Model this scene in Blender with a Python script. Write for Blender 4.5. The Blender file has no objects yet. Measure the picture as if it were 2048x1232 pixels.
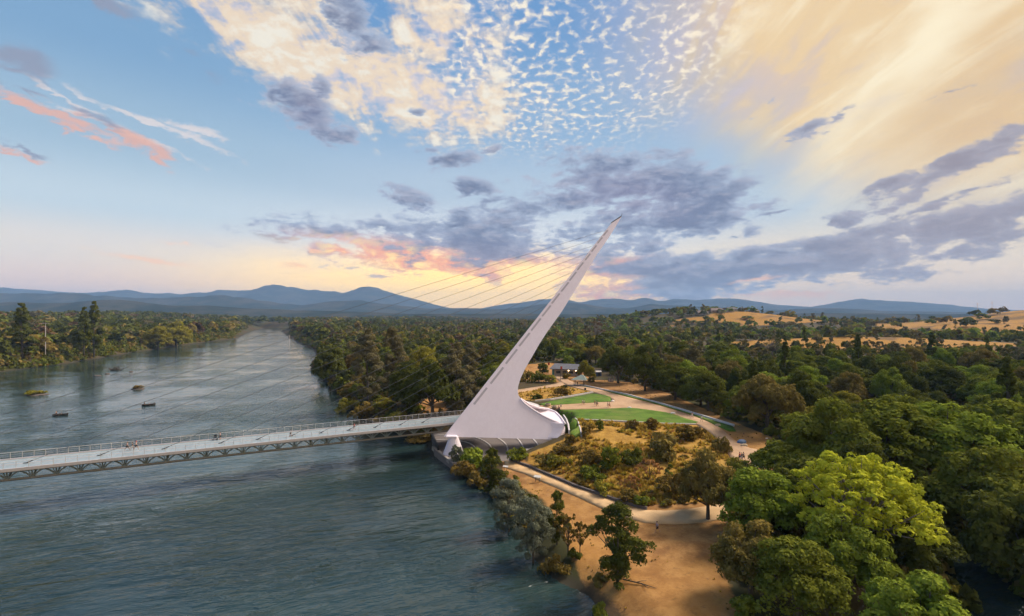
import bpy, bmesh, math, random
import numpy as np
from mathutils import Vector, geometry as mgeo

random.seed(7)
RNG = np.random.default_rng(7)
R = math.radians
scene = bpy.context.scene
COL = scene.collection

# ------------------------------------------------------------------ camera
CAMZ, HOR, F = 36.5, 632.0, 1000.0          # eye height, horizon row, focal length in px of the 2048 frame
cam_d = bpy.data.cameras.new('camera')
cam = bpy.data.objects.new('camera', cam_d)
COL.objects.link(cam)
cam.location = (0, 0, CAMZ)
cam.rotation_euler = (R(90), 0, 0)
cam_d.sensor_width = 36
cam_d.lens = 36 * F / 2048
cam_d.shift_y = (HOR - 616) / 2048
cam_d.clip_start = 0.5
cam_d.clip_end = 60000
scene.camera = cam

# ------------------------------------------------------------------ render settings
scene.render.engine = 'CYCLES'
scene.cycles.use_denoising = True
scene.cycles.use_adaptive_sampling = True
scene.cycles.adaptive_threshold = 0.02
scene.cycles.max_bounces = 5
scene.cycles.diffuse_bounces = 2
scene.cycles.glossy_bounces = 2
scene.cycles.transmission_bounces = 2
scene.cycles.transparent_max_bounces = 6
scene.cycles.volume_bounces = 0
scene.cycles.caustics_reflective = False
scene.cycles.caustics_refractive = False
scene.view_settings.view_transform = 'Standard'
scene.view_settings.look = 'None'
scene.view_settings.gamma = 1
EXPO = 1.95
scene.view_settings.exposure = EXPO

# ------------------------------------------------------------------ node helper
class S:
    """a node socket with arithmetic"""
    nt = None
    def __init__(s, sock): s.k = sock
    @staticmethod
    def m(op, *a):
        n = S.nt.nodes.new('ShaderNodeMath'); n.operation = op
        for i, v in enumerate(a):
            if isinstance(v, S): S.nt.links.new(v.k, n.inputs[i])
            else: n.inputs[i].default_value = v
        return S(n.outputs[0])
    def __add__(s, o): return S.m('ADD', s, o)
    __radd__ = __add__
    def __sub__(s, o): return S.m('SUBTRACT', s, o)
    def __rsub__(s, o): return S.m('SUBTRACT', o, s)
    def __mul__(s, o): return S.m('MULTIPLY', s, o)
    __rmul__ = __mul__
    def __truediv__(s, o): return S.m('DIVIDE', s, o)
    def __rtruediv__(s, o): return S.m('DIVIDE', o, s)
    def pow(s, o): return S.m('POWER', s, o)
    def max(s, o): return S.m('MAXIMUM', s, o)
    def min(s, o): return S.m('MINIMUM', s, o)
def smooth(x, a, b):
    n = S.nt.nodes.new('ShaderNodeMapRange'); n.interpolation_type = 'SMOOTHSTEP'
    n.inputs[1].default_value = a; n.inputs[2].default_value = b
    S.nt.links.new(x.k, n.inputs[0]); return S(n.outputs[0])
def vec(x, y, z=0.0):
    n = S.nt.nodes.new('ShaderNodeCombineXYZ')
    for i, v in enumerate((x, y, z)):
        if isinstance(v, S): S.nt.links.new(v.k, n.inputs[i])
        else: n.inputs[i].default_value = v
    return S(n.outputs[0])
def noise(v, scale, detail=4, rough=0.55, dist=0.0, dim='3D'):
    n = S.nt.nodes.new('ShaderNodeTexNoise'); n.noise_dimensions = dim; n.inputs['Scale'].default_value = scale
    n.inputs['Detail'].default_value = detail; n.inputs['Roughness'].default_value = rough
    n.inputs['Distortion'].default_value = dist
    S.nt.links.new(v.k, n.inputs['Vector']); return S(n.outputs[0])
def lin(c):
    return tuple(((x/255)/12.92 if x/255 <= 0.04045 else ((x/255+0.055)/1.055)**2.4) for x in c)
def lin2(k, c): return tuple(k*x for x in lin(c))
def mixc(f, a, b):
    n = S.nt.nodes.new('ShaderNodeMix'); n.data_type = 'RGBA'; n.clamp_factor = True
    for i, v in ((0, f), (6, a), (7, b)):
        if isinstance(v, S): S.nt.links.new(v.k, n.inputs[i])
        elif i == 0: n.inputs[0].default_value = v
        else: n.inputs[i].default_value = (*v[:3], 1)
    return S(n.outputs[2])
def ramp(x, stops, interp='EASE'):
    n = S.nt.nodes.new('ShaderNodeValToRGB'); n.color_ramp.interpolation = interp
    cr = n.color_ramp
    while len(cr.elements) < len(stops): cr.elements.new(0.5)
    for e, (p, c) in zip(cr.elements, stops): e.position = p; e.color = (*c[:3], 1)
    S.nt.links.new(x.k, n.inputs[0]); return S(n.outputs[0])

# ------------------------------------------------------------------ world: evening sky with cloud layers
SUN_AZ, SUN_EL = R(66), R(44)              # soft light from the bright veil at the right
world = bpy.data.worlds.new('World'); scene.world = world; world.use_nodes = True
nt = world.node_tree; S.nt = nt
bg = nt.nodes['Background']
tc = nt.nodes.new('ShaderNodeTexCoord')
sep = nt.nodes.new('ShaderNodeSeparateXYZ'); nt.links.new(tc.outputs['Generated'], sep.inputs[0])
dx, dy, dz = (S(sep.outputs[i]) for i in range(3))
az = S.m('ARCTAN2', dx, dy) * (180/math.pi)                 # degrees right of west
el = S.m('ARCSINE', dz.max(-1.0).min(1.0)) * (180/math.pi)  # degrees above the horizon
def ae(u, v):
    a = math.atan2(u-1024, F)
    return math.degrees(a), math.degrees(math.atan((HOR-v)/F*math.cos(a)))
hz = dz.max(0.0) + 0.13
qx, qy = dx/hz, dy/hz                                       # cloud sheet seen in perspective
ang = vec(az, el)
qv = vec(qx, qy)
qs = vec(qx*2.2, qy*0.7)                                    # rows of cloud running west
qf = vec(qx*1.0, qy*0.75)
# clear sky: nishita plus the evening gradient
nis = nt.nodes.new('ShaderNodeTexSky'); nis.sky_type = 'NISHITA'; nis.sun_disc = False
nis.sun_elevation = SUN_EL; nis.sun_rotation = SUN_AZ; nis.air_density = 1.2; nis.dust_density = 2.0
e01 = (el/50.0).max(0.0)
clear_c = ramp(e01, [(0, lin2(1.8,(252,182,104))), (0.045, lin2(1.7,(254,204,132))), (0.10, lin2(1.35,(252,226,190))), (0.17, lin2(1.15,(228,231,232))),
                   (0.28, lin((192,212,230))), (0.42, lin((150,186,220))), (0.62, lin((108,158,210))), (1, lin((70,125,195)))])
clear_l = ramp(e01, [(0, lin2(1.7,(232,184,166))), (0.05, lin2(1.55,(234,202,182))), (0.12, lin2(1.3,(230,218,206))), (0.20, lin2(1.12,(202,218,228))),
                   (0.32, lin((170,200,222))), (0.48, lin((132,174,212))), (0.66, lin((106,154,204))), (1, lin((70,125,195)))])
clear_r = ramp(e01, [(0, lin2(1.7,(220,190,166))), (0.05, lin2(1.55,(230,202,172))), (0.13, lin2(1.25,(230,214,192))), (0.22, lin((196,214,228))),
                   (0.34, lin((158,196,224))), (0.50, lin((130,176,218))), (0.66, lin((110,160,212))), (1, lin((80,130,195)))])
sky = mixc(smooth(az, -8, -38), clear_c, clear_l)
sky = mixc(smooth(az, 8, 30), sky, clear_r)
nsc = nt.nodes.new('ShaderNodeMix'); nsc.data_type = 'RGBA'; nsc.blend_type = 'MULTIPLY'; nsc.inputs[0].default_value = 1
nt.links.new(nis.outputs[0], nsc.inputs[6]); nsc.inputs[7].default_value = (0.11, 0.11, 0.11, 1)
sky = mixc(0.12, sky, S(nsc.outputs[2]))
RAD = 1.9
CELL = [-999, 999, -99, 99]
def patches(lst):
    """union of soft cloud patches; centre, radii and tilt in px of the frame are turned into sky angles.
    Patches that do not reach the part of the sky being built are skipped."""
    out = None
    for p in lst:
        u, v, ru, rv, rot = p[:5]; amp = p[5] if len(p) > 5 else 1.0
        a0, e0 = ae(u, v)
        k = math.cos(R(a0)); kx = 57.3/F*k*k; ky = 57.3/F*k*math.cos(R(e0))**2
        th = math.atan2(math.sin(R(rot))*ky, math.cos(R(rot))*kx)
        sx, sy = ru*kx*RAD, rv*ky*RAD
        hx = math.hypot(sx*math.cos(th), sy*math.sin(th)); hy = math.hypot(sx*math.sin(th), sy*math.cos(th))
        if a0+hx+2.2 < CELL[0] or a0-hx-2.2 > CELL[1] or e0+hy+1.6 < CELL[2] or e0-hy-1.6 > CELL[3]: continue
        m = S.nt.nodes.new('ShaderNodeMapping'); m.vector_type = 'TEXTURE'
        m.inputs['Location'].default_value = (a0, e0, 0)
        m.inputs['Rotation'].default_value = (0, 0, th)
        m.inputs['Scale'].default_value = (sx, sy, 1)
        S.nt.links.new(ang.k, m.inputs['Vector'])
        g = S.nt.nodes.new('ShaderNodeTexGradient'); g.gradient_type = 'SPHERICAL'
        S.nt.links.new(m.outputs[0], g.inputs[0])
        o = S(g.outputs['Fac'])
        if amp != 1.0: o = o*(amp**0.6 if amp < 1 else amp**0.8)
        out = o if out is None else out.max(o)
    return None if out is None else smooth(out, 0.0, 1.0)
n_big = noise(qf, 2.2, 5, 0.62, 0.0, '2D')
n_fine = noise(qv, 9.0, 4, 0.62, 0.0, '2D')
n_row = noise(qs, 1.6, 4, 0.6, 0.0, '2D')
n_row2 = noise(vec(qx*5.0, qy*1.1), 1.5, 5, 0.6, 0.4, '2D')
n_dir = noise(vec(az*0.045, el*0.13), 2.0, 5, 0.65, 0.3, '2D')
n_dk = noise(vec(az*0.11 + n_fine*0.2, el*0.30), 1.0, 9, 0.68, 0.0, '2D')
n_dk2 = noise(vec(az*0.42, el*0.95), 1.0, 7, 0.64, 0.3, '2D')
n_cell = noise(vec(qx + n_fine*0.06, qy*0.85), 36.0, 2, 0.45, 0.0, '2D')
puff = smooth(n_cell + (n_big - 0.5)*0.55 + (n_fine - 0.5)*0.2, 0.36, 0.80)
ang = vec(az + (n_dk2 - 0.5)*2.6 + (n_big - 0.5)*2.0, el + (n_dk - 0.5)*2.6 + (n_dk2 - 0.5)*0.9)     # ragged outlines
n_dkb = noise(vec(az*0.11 + n_fine*0.2, el*0.30 + 0.16), 1.0, 5, 0.66, 0.0, '2D')
veil = smooth(az*1.0 + el*0.15, 8, 34)*smooth(el + (az-20.0)*0.42, 13.5, 24)
veil = (veil*(0.50 + n_row*0.95)).min(1.0)
vc = ramp(n_row2*0.85 + (n_row - 0.5)*0.5 + smooth(az, 8, 44)*0.30, [(0, lin((206,196,214))), (0.35, lin((222,204,206))), (0.52, lin((232,206,182))), (0.68, lin((250,216,160))), (0.92, lin2(1.1,(255,236,196)))])
cc = ramp(n_fine*0.75 + n_row2*0.55 + (n_dk2 - 0.5)*0.3, [(0.34, lin((190,196,218))), (0.54, lin((222,212,216))), (0.68, lin((250,226,194))), (0.84, lin((255,246,226)))])
base_sky = sky
GLOW = [(920, 565, 230, 52, 0, 1.1), (1140, 588, 170, 44, 0, 1), (740, 565, 300, 50, 0, .6)]
RAY = [(1850, 90, 330, 50, 56, 1), (1720, 220, 170, 50, 48, .8), (1680, 290, 60, 80, 0, .6), (1820, 330, 200, 60, -12, .5)]
GOLD = [(1930, 250, 210, 110, 20, 1), (1990, 140, 90, 130, 0, .7)]
MACK = [(1090, 120, 270, 150, 0, 1.15), (1150, 20, 260, 120, 0, 1), (960, 200, 130, 60, -15, 1)]
CIRR = [(560, 100, 330, 85, -22, 1), (760, 170, 270, 85, -8, 1.2), (870, 60, 130, 110, 0, .8), (900, 225, 150, 30, -14, .9), (640, 20, 200, 60, -10, .6)]
STRK = [(300, 240, 190, 7, -13, 1), (240, 262, 200, 6, -13, .9), (140, 195, 130, 7, -17, .8), (400, 262, 70, 8, -8, 1), (200, 275, 60, 12, -10, .5)]
CORL = [(110, 232, 150, 13, -15, 1.1), (250, 270, 100, 15, -17, 1.0), (320, 310, 42, 12, -28, 1), (50, 310, 75, 8, -14, .9), (265, 295, 60, 7, -10, .6)]
GREY = [(45, 120, 72, 34, -8, 1.15), (205, 243, 50, 16, -16, 1), (55, 298, 60, 8, -14, .8), (60, 185, 80, 8, -10, .6), (230, 5, 60, 16, -8, .8), (380, 105, 60, 25, -25, .55), (420, 155, 50, 18, 0, .5)]
DARK = [(690, 40, 60, 60, -40, 1), (745, 90, 50, 35, -10, 1), (605, 215, 80, 44, -28, 1.15), (635, 175, 26, 32, 0, .95), (690, 266, 46, 20, 14, 1.05),
    (840, 226, 24, 14, 0, .8), (905, 318, 52, 16, 18, 1), (860, 300, 36, 8, 10, .7), (985, 295, 30, 7, 20, .75), (810, 388, 70, 20, -14, 1.05), (945, 370, 52, 20, -4, 1), (770, 455, 48, 16, -5, 1),
    (1270, 375, 185, 62, -8, 1.35), (1260, 330, 130, 30, 6, .85), (1415, 410, 110, 40, 20, 1.1), (1330, 440, 170, 60, 6, 1.2), (1140, 405, 80, 28, 5, 1), (1005, 440, 140, 42, 12, 1.15), (1000, 402, 50, 12, 0, .7),
    (900, 495, 270, 46, -3, 1.35), (1040, 515, 170, 32, -3, 1.15), (880, 525, 150, 26, -8, 1.1), (960, 548, 60, 12, -6, .9), (1150, 470, 100, 38, 12, 1.0), (1090, 460, 60, 24, 0, .6), (1300, 480, 120, 32, 0, .9),
    (1420, 540, 330, 36, 0, 1.3), (1560, 520, 360, 36, 6, 1.3), (1750, 478, 330, 32, 8, 1.15), (1330, 572, 190, 40, 0, 1.2), (1290, 520, 80, 20, 10, .8), (1930, 440, 210, 24, 7, 1.0), (1990, 490, 150, 32, 6, 1.0),
    (1500, 468, 44, 18, 8, 1), (1680, 440, 36, 18, -5, .9), (1560, 425, 60, 8, 3, .7), (1900, 335, 250, 26, 18, 1.2), (1780, 370, 90, 16, 14, 1.1), (1990, 300, 140, 30, 20, .9), (1620, 258, 52, 14, 16, .95), (1690, 230, 38, 14, 28, .9), (1530, 207, 20, 10, 30, .8), (1900, 400, 190, 11, 12, .8), (1880, 190, 80, 7, 8, .6)]
MAUV = [(1260, 390, 110, 40, -10, 1), (960, 520, 260, 36, -3, .9), (620, 220, 60, 60, 0, .4)]
FIRE = [(860, 530, 210, 26, -9, 1.2), (1060, 545, 170, 24, -2, 1.1), (690, 500, 50, 8, -8, 1), (1190, 590, 90, 28, 0, 1), (1230, 520, 70, 12, 0, .4)]
LOWB = [(1580, 592, 130, 7, -2, 1), (300, 520, 150, 9, -4, .75), (590, 535, 60, 6, 0, .6), (360, 484, 50, 5, -3, .6), (1500, 560, 80, 6, 3, .6), (690, 595, 180, 12, 0, .5), (640, 497, 40, 5, -4, .8)]
f_col = mixc(smooth(n_dk2, 0.45, 0.72), lin2(1.35, (246, 160, 118)), lin2(1.7, (255, 214, 130)))
lo_col = lin2(1.4, (250, 190, 145))
def cloud_sky(lo, hi, elo, ehi):
    global n_cell, ang, az, el, n_big, n_fine, n_row2, n_dir, n_dk, n_dkb, n_dk2, puff, veil, vc, cc, f_col
    CELL[:] = [lo, hi, elo, ehi]
    outer = [base_sky, n_cell, ang, az, el, n_big, n_fine, n_row2, n_dir, n_dk, n_dkb, n_dk2, puff, veil, vc, cc, f_col]
    gt = bpy.data.node_groups.new('sky_part', 'ShaderNodeTree')     # one part of the sky as a group
    for i, o in enumerate(outer): gt.interface.new_socket('i%d' % i, in_out='INPUT', socket_type='NodeSocketColor' if o.k.type == 'RGBA' else 'NodeSocketVector' if o.k.type == 'VECTOR' else 'NodeSocketFloat')
    gt.interface.new_socket('sky', in_out='OUTPUT', socket_type='NodeSocketColor')
    gi = gt.nodes.new('NodeGroupInput'); go = gt.nodes.new('NodeGroupOutput')
    S.nt = gt
    sky, n_cell, ang, az, el, n_big, n_fine, n_row2, n_dir, n_dk, n_dkb, n_dk2, puff, veil, vc, cc, f_col = [S(gi.outputs[i]) for i in range(len(outer))]
    g = patches(GLOW)
    if g: sky = mixc(g*0.95, sky, lin2(2.1, (255, 208, 108)))
    if hi > 4 and ehi > 2: sky = mixc(veil*0.92, sky, vc)
    g = patches(RAY)
    if g: sky = mixc(g*0.85*(0.6 + n_row2*0.7), sky, lin2(1.08, (255, 240, 206)))
    g = patches(GOLD)
    if g: sky = mixc(g*0.7, sky, lin((232, 196, 146)))
    g = patches(MACK)
    if g: sky = mixc((puff*smooth(g, 0.05, 0.6)).min(1.0)*0.88, sky, mixc(smooth(n_cell, 0.45, 0.7), lin((222, 214, 218)), lin2(1.12, (255, 242, 216))))
    g = patches(CIRR)
    if g: sky = mixc(smooth(g + (n_row2 - 0.5)*1.7 + (n_fine - 0.5)*1.5, 0.28, 0.98)*smooth(g, 0.0, 0.25)*0.9, sky, cc)
    g = patches(STRK)
    if g: sky = mixc(smooth(g + (n_dir - 0.5)*1.2 + (n_dk2 - 0.5)*1.6, 0.30, 1.05)*smooth(g, 0.0, 0.3)*0.75, sky, lin((240, 228, 224)))
    g = patches(CORL)
    if g: sky = mixc(smooth(g + (n_dir - 0.5)*1.1 + (n_dk2 - 0.5)*1.7, 0.34, 1.0)*smooth(g, 0.0, 0.3)*0.85, sky, lin((238, 182, 162)))
    g = patches(GREY)
    if g: sky = mixc(smooth(g + (n_big - 0.5)*1.0 + (n_dk2 - 0.5)*1.5, 0.33, 1.0)*smooth(g, 0.0, 0.2)*0.9, sky, lin((150, 158, 180)))
    dk = patches(DARK)
    if dk:
        dens = dk*1.0 + (n_dk - 0.5)*2.2 + (n_dk2 - 0.5)*1.5
        dkm = smooth(dens, 0.40, 0.78)*smooth(dk, 0.0, 0.15)
        core = smooth(dens, 0.55, 1.25)
        dc = mixc(core, lin((178, 190, 212)), lin((114, 126, 156)))
        dc = mixc(smooth(n_dk - n_dkb, -0.02, 0.16)*0.55, dc, lin((196, 196, 210)))
        dc = mixc(smooth(n_dkb - n_dk, 0.0, 0.2)*0.5, dc, lin((104, 112, 142)))
        if hi > 20: dc = mixc(smooth(az, 20, 42)*0.55, dc, lin((178, 160, 160)))
        g = patches(MAUV)
        if g: dc = mixc(g*0.35, dc, lin((156, 140, 168)))
        g = patches(FIRE)
        if g: dc = mixc((g*smooth(n_dk2 + (0.5 - core)*0.35 + g*0.22, 0.50, 0.68)).min(1.0)*0.95, dc, f_col)
        sky = mixc(dkm*0.94, sky, dc)
    g = patches(LOWB)
    if g: sky = mixc(smooth(g + (n_dir - 0.5)*1.0, 0.35, 0.95)*smooth(g, 0.0, 0.2)*0.8, sky, lo_col)
    if elo < 0: sky = mixc(smooth(el, -0.5, -3), sky, lin((150, 140, 140)))
    gt.links.new(sky.k, go.inputs[0])
    S.nt = nt
    _, n_cell, ang, az, el, n_big, n_fine, n_row2, n_dir, n_dk, n_dkb, n_dk2, puff, veil, vc, cc, f_col = outer
    gn = nt.nodes.new('ShaderNodeGroup'); gn.node_tree = gt
    for i, o in enumerate(outer): nt.links.new(o.k, gn.inputs[i])
    sky = S(gn.outputs[0])
    b_ = nt.nodes.new('ShaderNodeBackground'); b_.inputs['Strength'].default_value = SKY_STR
    nt.links.new(sky.k, b_.inputs['Color'])
    return b_.outputs[0]
def split(x, t, a, b):
    """a where x < t, b elsewhere (the two agree along the border)"""
    n = nt.nodes.new('ShaderNodeMixShader'); f = S.m('GREATER_THAN', x, t)
    nt.links.new(f.k, n.inputs[0]); nt.links.new(a, n.inputs[1]); nt.links.new(b, n.inputs[2]); return n.outputs[0]
SKY_STR = 1.0/2**EXPO
E = [-99, 6.2, 13.0, 99]
AZ = [-180, -62, -24, -3, 14, 31, 64, 180]
cols = []
for i in range(len(AZ)-1):
    if i in (0, len(AZ)-2): cols.append(cloud_sky(AZ[i], AZ[i+1], -99, 99)); continue
    c3 = [cloud_sky(AZ[i], AZ[i+1], E[j], E[j+1]) for j in range(3)]
    cols.append(split(el, E[1], c3[0], split(el, E[2], c3[1], c3[2])))
# binary choice over azimuth
l_ = split(az, AZ[2], split(az, AZ[1], cols[0], cols[1]), cols[2])
r_ = split(az, AZ[5], split(az, AZ[4], cols[3], cols[4]), split(az, AZ[6], cols[5], cols[6]))
nt.links.new(split(az, AZ[3], l_, r_), nt.nodes['World Output'].inputs['Surface'])
nt.nodes.remove(bg)
world.cycles.sampling_method = 'MANUAL'
world.cycles.sample_map_resolution = 256

sun_d = bpy.data.lights.new('sun', 'SUN'); sun_d.energy = 1.5; sun_d.angle = R(22); sun_d.color = (1.0, 0.90, 0.80)
sun = bpy.data.objects.new('sun', sun_d); COL.objects.link(sun)
sd = Vector((math.sin(SUN_AZ)*math.cos(SUN_EL), math.cos(SUN_AZ)*math.cos(SUN_EL), math.sin(SUN_EL)))
sun.rotation_euler = sd.to_track_quat('Z', 'Y').to_euler()
sun.location = (60, 0, 120)

# ------------------------------------------------------------------ object helpers
def tag(o, label=None, cat=None, group=None, kind=None):
    if label: o['label'] = label
    if cat: o['category'] = cat
    if group: o['group'] = group
    if kind: o['kind'] = kind
    return o
def link(name, me, mat=None, parent=None):
    o = bpy.data.objects.new(name, me); COL.objects.link(o)
    if mat is not None and me is not None and len(me.materials) == 0: me.materials.append(mat)
    if parent is not None: o.parent = parent
    return o
def empty(name, loc=(0, 0, 0), rz=0.0):
    o = bpy.data.objects.new(name, None); COL.objects.link(o)
    o.location = loc; o.rotation_euler = (0, 0, rz); o.empty_display_size = 0.3
    return o
def pymesh(name, v, f, smooth_=False):
    me = bpy.data.meshes.new(name)
    me.from_pydata([tuple(map(float, p)) for p in v], [], [tuple(int(i) for i in q) for q in f]); me.update()
    if smooth_: me.polygons.foreach_set('use_smooth', [True]*len(me.polygons))
    return me
def fastmesh(name, v, quads, mat=None, attr=None, smooth_=False):
    """big mesh from numpy arrays; quads (n,4) or tris (n,3); attr: dict name -> per-face float"""
    v = np.asarray(v, np.float32); q = np.asarray(quads, np.int32); n, k = q.shape
    me = bpy.data.meshes.new(name)
    me.vertices.add(len(v)); me.vertices.foreach_set('co', v.ravel())
    me.loops.add(n*k); me.loops.foreach_set('vertex_index', q.ravel())
    me.polygons.add(n); me.polygons.foreach_set('loop_start', np.arange(0, n*k, k, dtype=np.int32))
    me.polygons.foreach_set('loop_total', np.full(n, k, np.int32))
    if smooth_: me.polygons.foreach_set('use_smooth', np.ones(n, bool))
    me.update(calc_edges=True)
    for nm, (dom, a) in (attr or {}).items():
        at = me.attributes.new(nm, 'FLOAT', dom); at.data.foreach_set('value', np.asarray(a, np.float32))
    if mat: me.materials.append(mat)
    return me
class MB:
    """collects boxes, tubes and prisms into one mesh"""
    def __init__(s): s.v = []; s.f = []
    def add(s, v, f):
        b = len(s.v); s.v += [tuple(p) for p in v]; s.f += [tuple(b+i for i in q) for q in f]; return s
    def box(s, c, d, rz=0.0):
        x, y, z = d[0]/2, d[1]/2, d[2]/2; co, si = math.cos(rz), math.sin(rz)
        p = [(-x,-y,-z),(x,-y,-z),(x,y,-z),(-x,y,-z),(-x,-y,z),(x,-y,z),(x,y,z),(-x,y,z)]
        return s.add([(c[0]+a*co-b*si, c[1]+a*si+b*co, c[2]+k) for a, b, k in p],
                     [(3,2,1,0),(4,5,6,7),(0,1,5,4),(1,2,6,5),(2,3,7,6),(3,0,4,7)])
    def tube(s, pts, r, n=6, caps=True):
        pts = [Vector(p) for p in pts]; rs = r if isinstance(r, (list, tuple)) else [r]*len(pts)
        b = len(s.v)
        for i, p in enumerate(pts):
            d = (pts[min(i+1, len(pts)-1)] - pts[max(i-1, 0)]).normalized()
            a = d.orthogonal().normalized() if abs(d.z) > .99 else d.cross(Vector((0,0,1))).normalized()
            c = d.cross(a)
            for k in range(n):
                t = 2*math.pi*k/n; s.v.append(tuple(p + (a*math.cos(t) + c*math.sin(t))*rs[i]))
        for i in range(len(pts)-1):
            for k in range(n):
                s.f.append((b+i*n+k, b+i*n+(k+1)%n, b+(i+1)*n+(k+1)%n, b+(i+1)*n+k))
        if caps:
            s.f.append(tuple(b+k for k in reversed(range(n)))); s.f.append(tuple(b+(len(pts)-1)*n+k for k in range(n)))
        return s
    def lathe(s, prof, c=(0,0,0), n=16, sx=1, sy=1):
        b = len(s.v)
        for r, z in prof:
            for k in range(n):
                t = 2*math.pi*k/n; s.v.append((c[0]+r*math.cos(t)*sx, c[1]+r*math.sin(t)*sy, c[2]+z))
        for i in range(len(prof)-1):
            for k in range(n):
                s.f.append((b+i*n+k, b+i*n+(k+1)%n, b+(i+1)*n+(k+1)%n, b+(i+1)*n+k))
        s.f.append(tuple(b+k for k in reversed(range(n)))); s.f.append(tuple(b+(len(prof)-1)*n+k for k in range(n)))
        return s
    def wall(s, pts, th, h, zf=None):
        """wall of constant thickness along a polyline of (x, y, z)"""
        n = len(pts); b = len(s.v); P = [Vector(p) for p in pts]
        for i, p in enumerate(P):
            d = P[min(i+1, n-1)] - P[max(i-1, 0)]; d.z = 0; d.normalize(); m = Vector((-d.y, d.x, 0))*th/2
            for q in (p-m, p+m, p+m+Vector((0,0,h)), p-m+Vector((0,0,h))): s.v.append(tuple(q))
        for i in range(n-1):
            for k in range(4):
                s.f.append((b+i*4+k, b+i*4+(k+1)%4, b+(i+1)*4+(k+1)%4, b+(i+1)*4+k))
        s.f.append((b+3, b+2, b+1, b)); e = b+(n-1)*4; s.f.append((e, e+1, e+2, e+3)); return s
    def mesh(s, name, smooth_=False): return pymesh(name, s.v, s.f, smooth_)
    def obj(s, name, mat, parent=None, smooth_=False):
        return link(name, s.mesh(name, smooth_), mat, parent)

# ------------------------------------------------------------------ materials
def material(name):
    m = bpy.data.materials.new(name); m.use_nodes = True; S.nt = m.node_tree
    return m, m.node_tree.nodes['Principled BSDF'], m.node_tree
def wpos():
    g = S.nt.nodes.new('ShaderNodeNewGeometry'); return S(g.outputs['Position'])
def opos():
    g = S.nt.nodes.new('ShaderNodeTexCoord'); return S(g.outputs['Object'])
def attr(name):
    a = S.nt.nodes.new('ShaderNodeAttribute'); a.attribute_name = name; return S(a.outputs['Fac'])
def bump(h, strength, dist, p):
    b = S.nt.nodes.new('ShaderNodeBump'); b.inputs['Strength'].default_value = strength; b.inputs['Distance'].default_value = dist
    S.nt.links.new(h.k, b.inputs['Height']); S.nt.links.new(b.outputs[0], p.inputs['Normal'])
def plain(name, col, rough=0.6, var=0.12, scale=3.0, metal=0.0, bmp=0.0, spec=0.5, world_=False):
    """even paint, stone or metal with slight wear"""
    m, p, t = material(name)
    v = wpos() if world_ else opos()
    n = noise(v, scale, 5, 0.6)
    c = mixc(n, tuple(x*(1-var*1.6) for x in col), tuple(min(1, x*(1+var)) for x in col))
    t.links.new(c.k, p.inputs['Base Color']); p.inputs['Roughness'].default_value = rough
    p.inputs['Metallic'].default_value = metal; p.inputs['Specular IOR Level'].default_value = spec
    if bmp: bump(n, 0.5, bmp, p)
    return m
M = {}
m_, p_, t_ = material('white_painted_steel'); v = wpos(); sp_ = t_.nodes.new('ShaderNodeSeparateXYZ'); t_.links.new(v.k, sp_.inputs[0])
X_, Y_, Z_ = (S(sp_.outputs[i]) for i in range(3))
stk = noise(vec(X_*1.3, Y_*1.3, Z_*0.10), 1.0, 5, 0.6); blot = noise(v, 0.15, 4, 0.6)
c_ = mixc(smooth(stk*0.6 + blot*0.4, 0.40, 0.62), (0.815, 0.715, 0.765), (0.85, 0.755, 0.805)); t_.links.new(c_.k, p_.inputs['Base Color'])
p_.inputs['Roughness'].default_value = 0.48; p_.inputs['Specular IOR Level'].default_value = 0.3; M['pylon'] = m_
m_, p_, t_ = material('pale_glass_deck'); v = wpos(); sp_ = t_.nodes.new('ShaderNodeSeparateXYZ'); t_.links.new(v.k, sp_.inputs[0])
along = (S(sp_.outputs[0])*0.887 + S(sp_.outputs[1])*0.462); cross = (S(sp_.outputs[0])*0.462 - S(sp_.outputs[1])*0.887)
j1 = S.m('LESS_THAN', S.m('FRACT', along/1.15), 0.06).max(S.m('LESS_THAN', S.m('FRACT', cross/2.05), 0.03))
pid = S.m('FLOOR', along/1.15)*0.37 + S.m('FLOOR', cross/2.05)*1.71
wn = t_.nodes.new('ShaderNodeTexWhiteNoise'); wn.noise_dimensions = '1D'; t_.links.new(pid.k, wn.inputs['W'])
c_ = mixc(S(wn.outputs['Value'])*0.6 + noise(v, 0.5, 4)*0.4, (0.23, 0.29, 0.31), (0.32, 0.38, 0.40)); c_ = mixc(j1*0.6, c_, (0.12, 0.16, 0.18)); t_.links.new(c_.k, p_.inputs['Base Color'])
p_.inputs['Roughness'].default_value = 0.36; M['deckg'] = m_
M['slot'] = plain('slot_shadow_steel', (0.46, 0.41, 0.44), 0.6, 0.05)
M['white'] = plain('white_concrete', (0.62, 0.57, 0.54), 0.7, 0.10, 1.2, world_=True)
M['edge'] = plain('pale_edge_steel', (0.58, 0.52, 0.52), 0.5, 0.10, 1.0)
M['truss'] = plain('grey_truss_steel', (0.20, 0.22, 0.21), 0.5, 0.15, 1.0)
M['chord'] = plain('brown_grey_tube', (0.23, 0.20, 0.17), 0.5, 0.15, 1.0)
M['cable'] = plain('cable_steel', (0.10, 0.10, 0.11), 0.5, 0.05)
M['plaza'] = plain('dark_plaza_paving', (0.17, 0.14, 0.125), 0.75, 0.18, 0.5, world_=True, bmp=0.01)
M['conc'] = plain('weathered_concrete', (0.34, 0.29, 0.24), 0.85, 0.25, 0.8, world_=True, bmp=0.02)
M['dark'] = plain('dark_metal', (0.03, 0.032, 0.035), 0.5, 0.1)
M['wood'] = plain('brown_wood', (0.12, 0.08, 0.05), 0.8, 0.3, 4.0)

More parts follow.
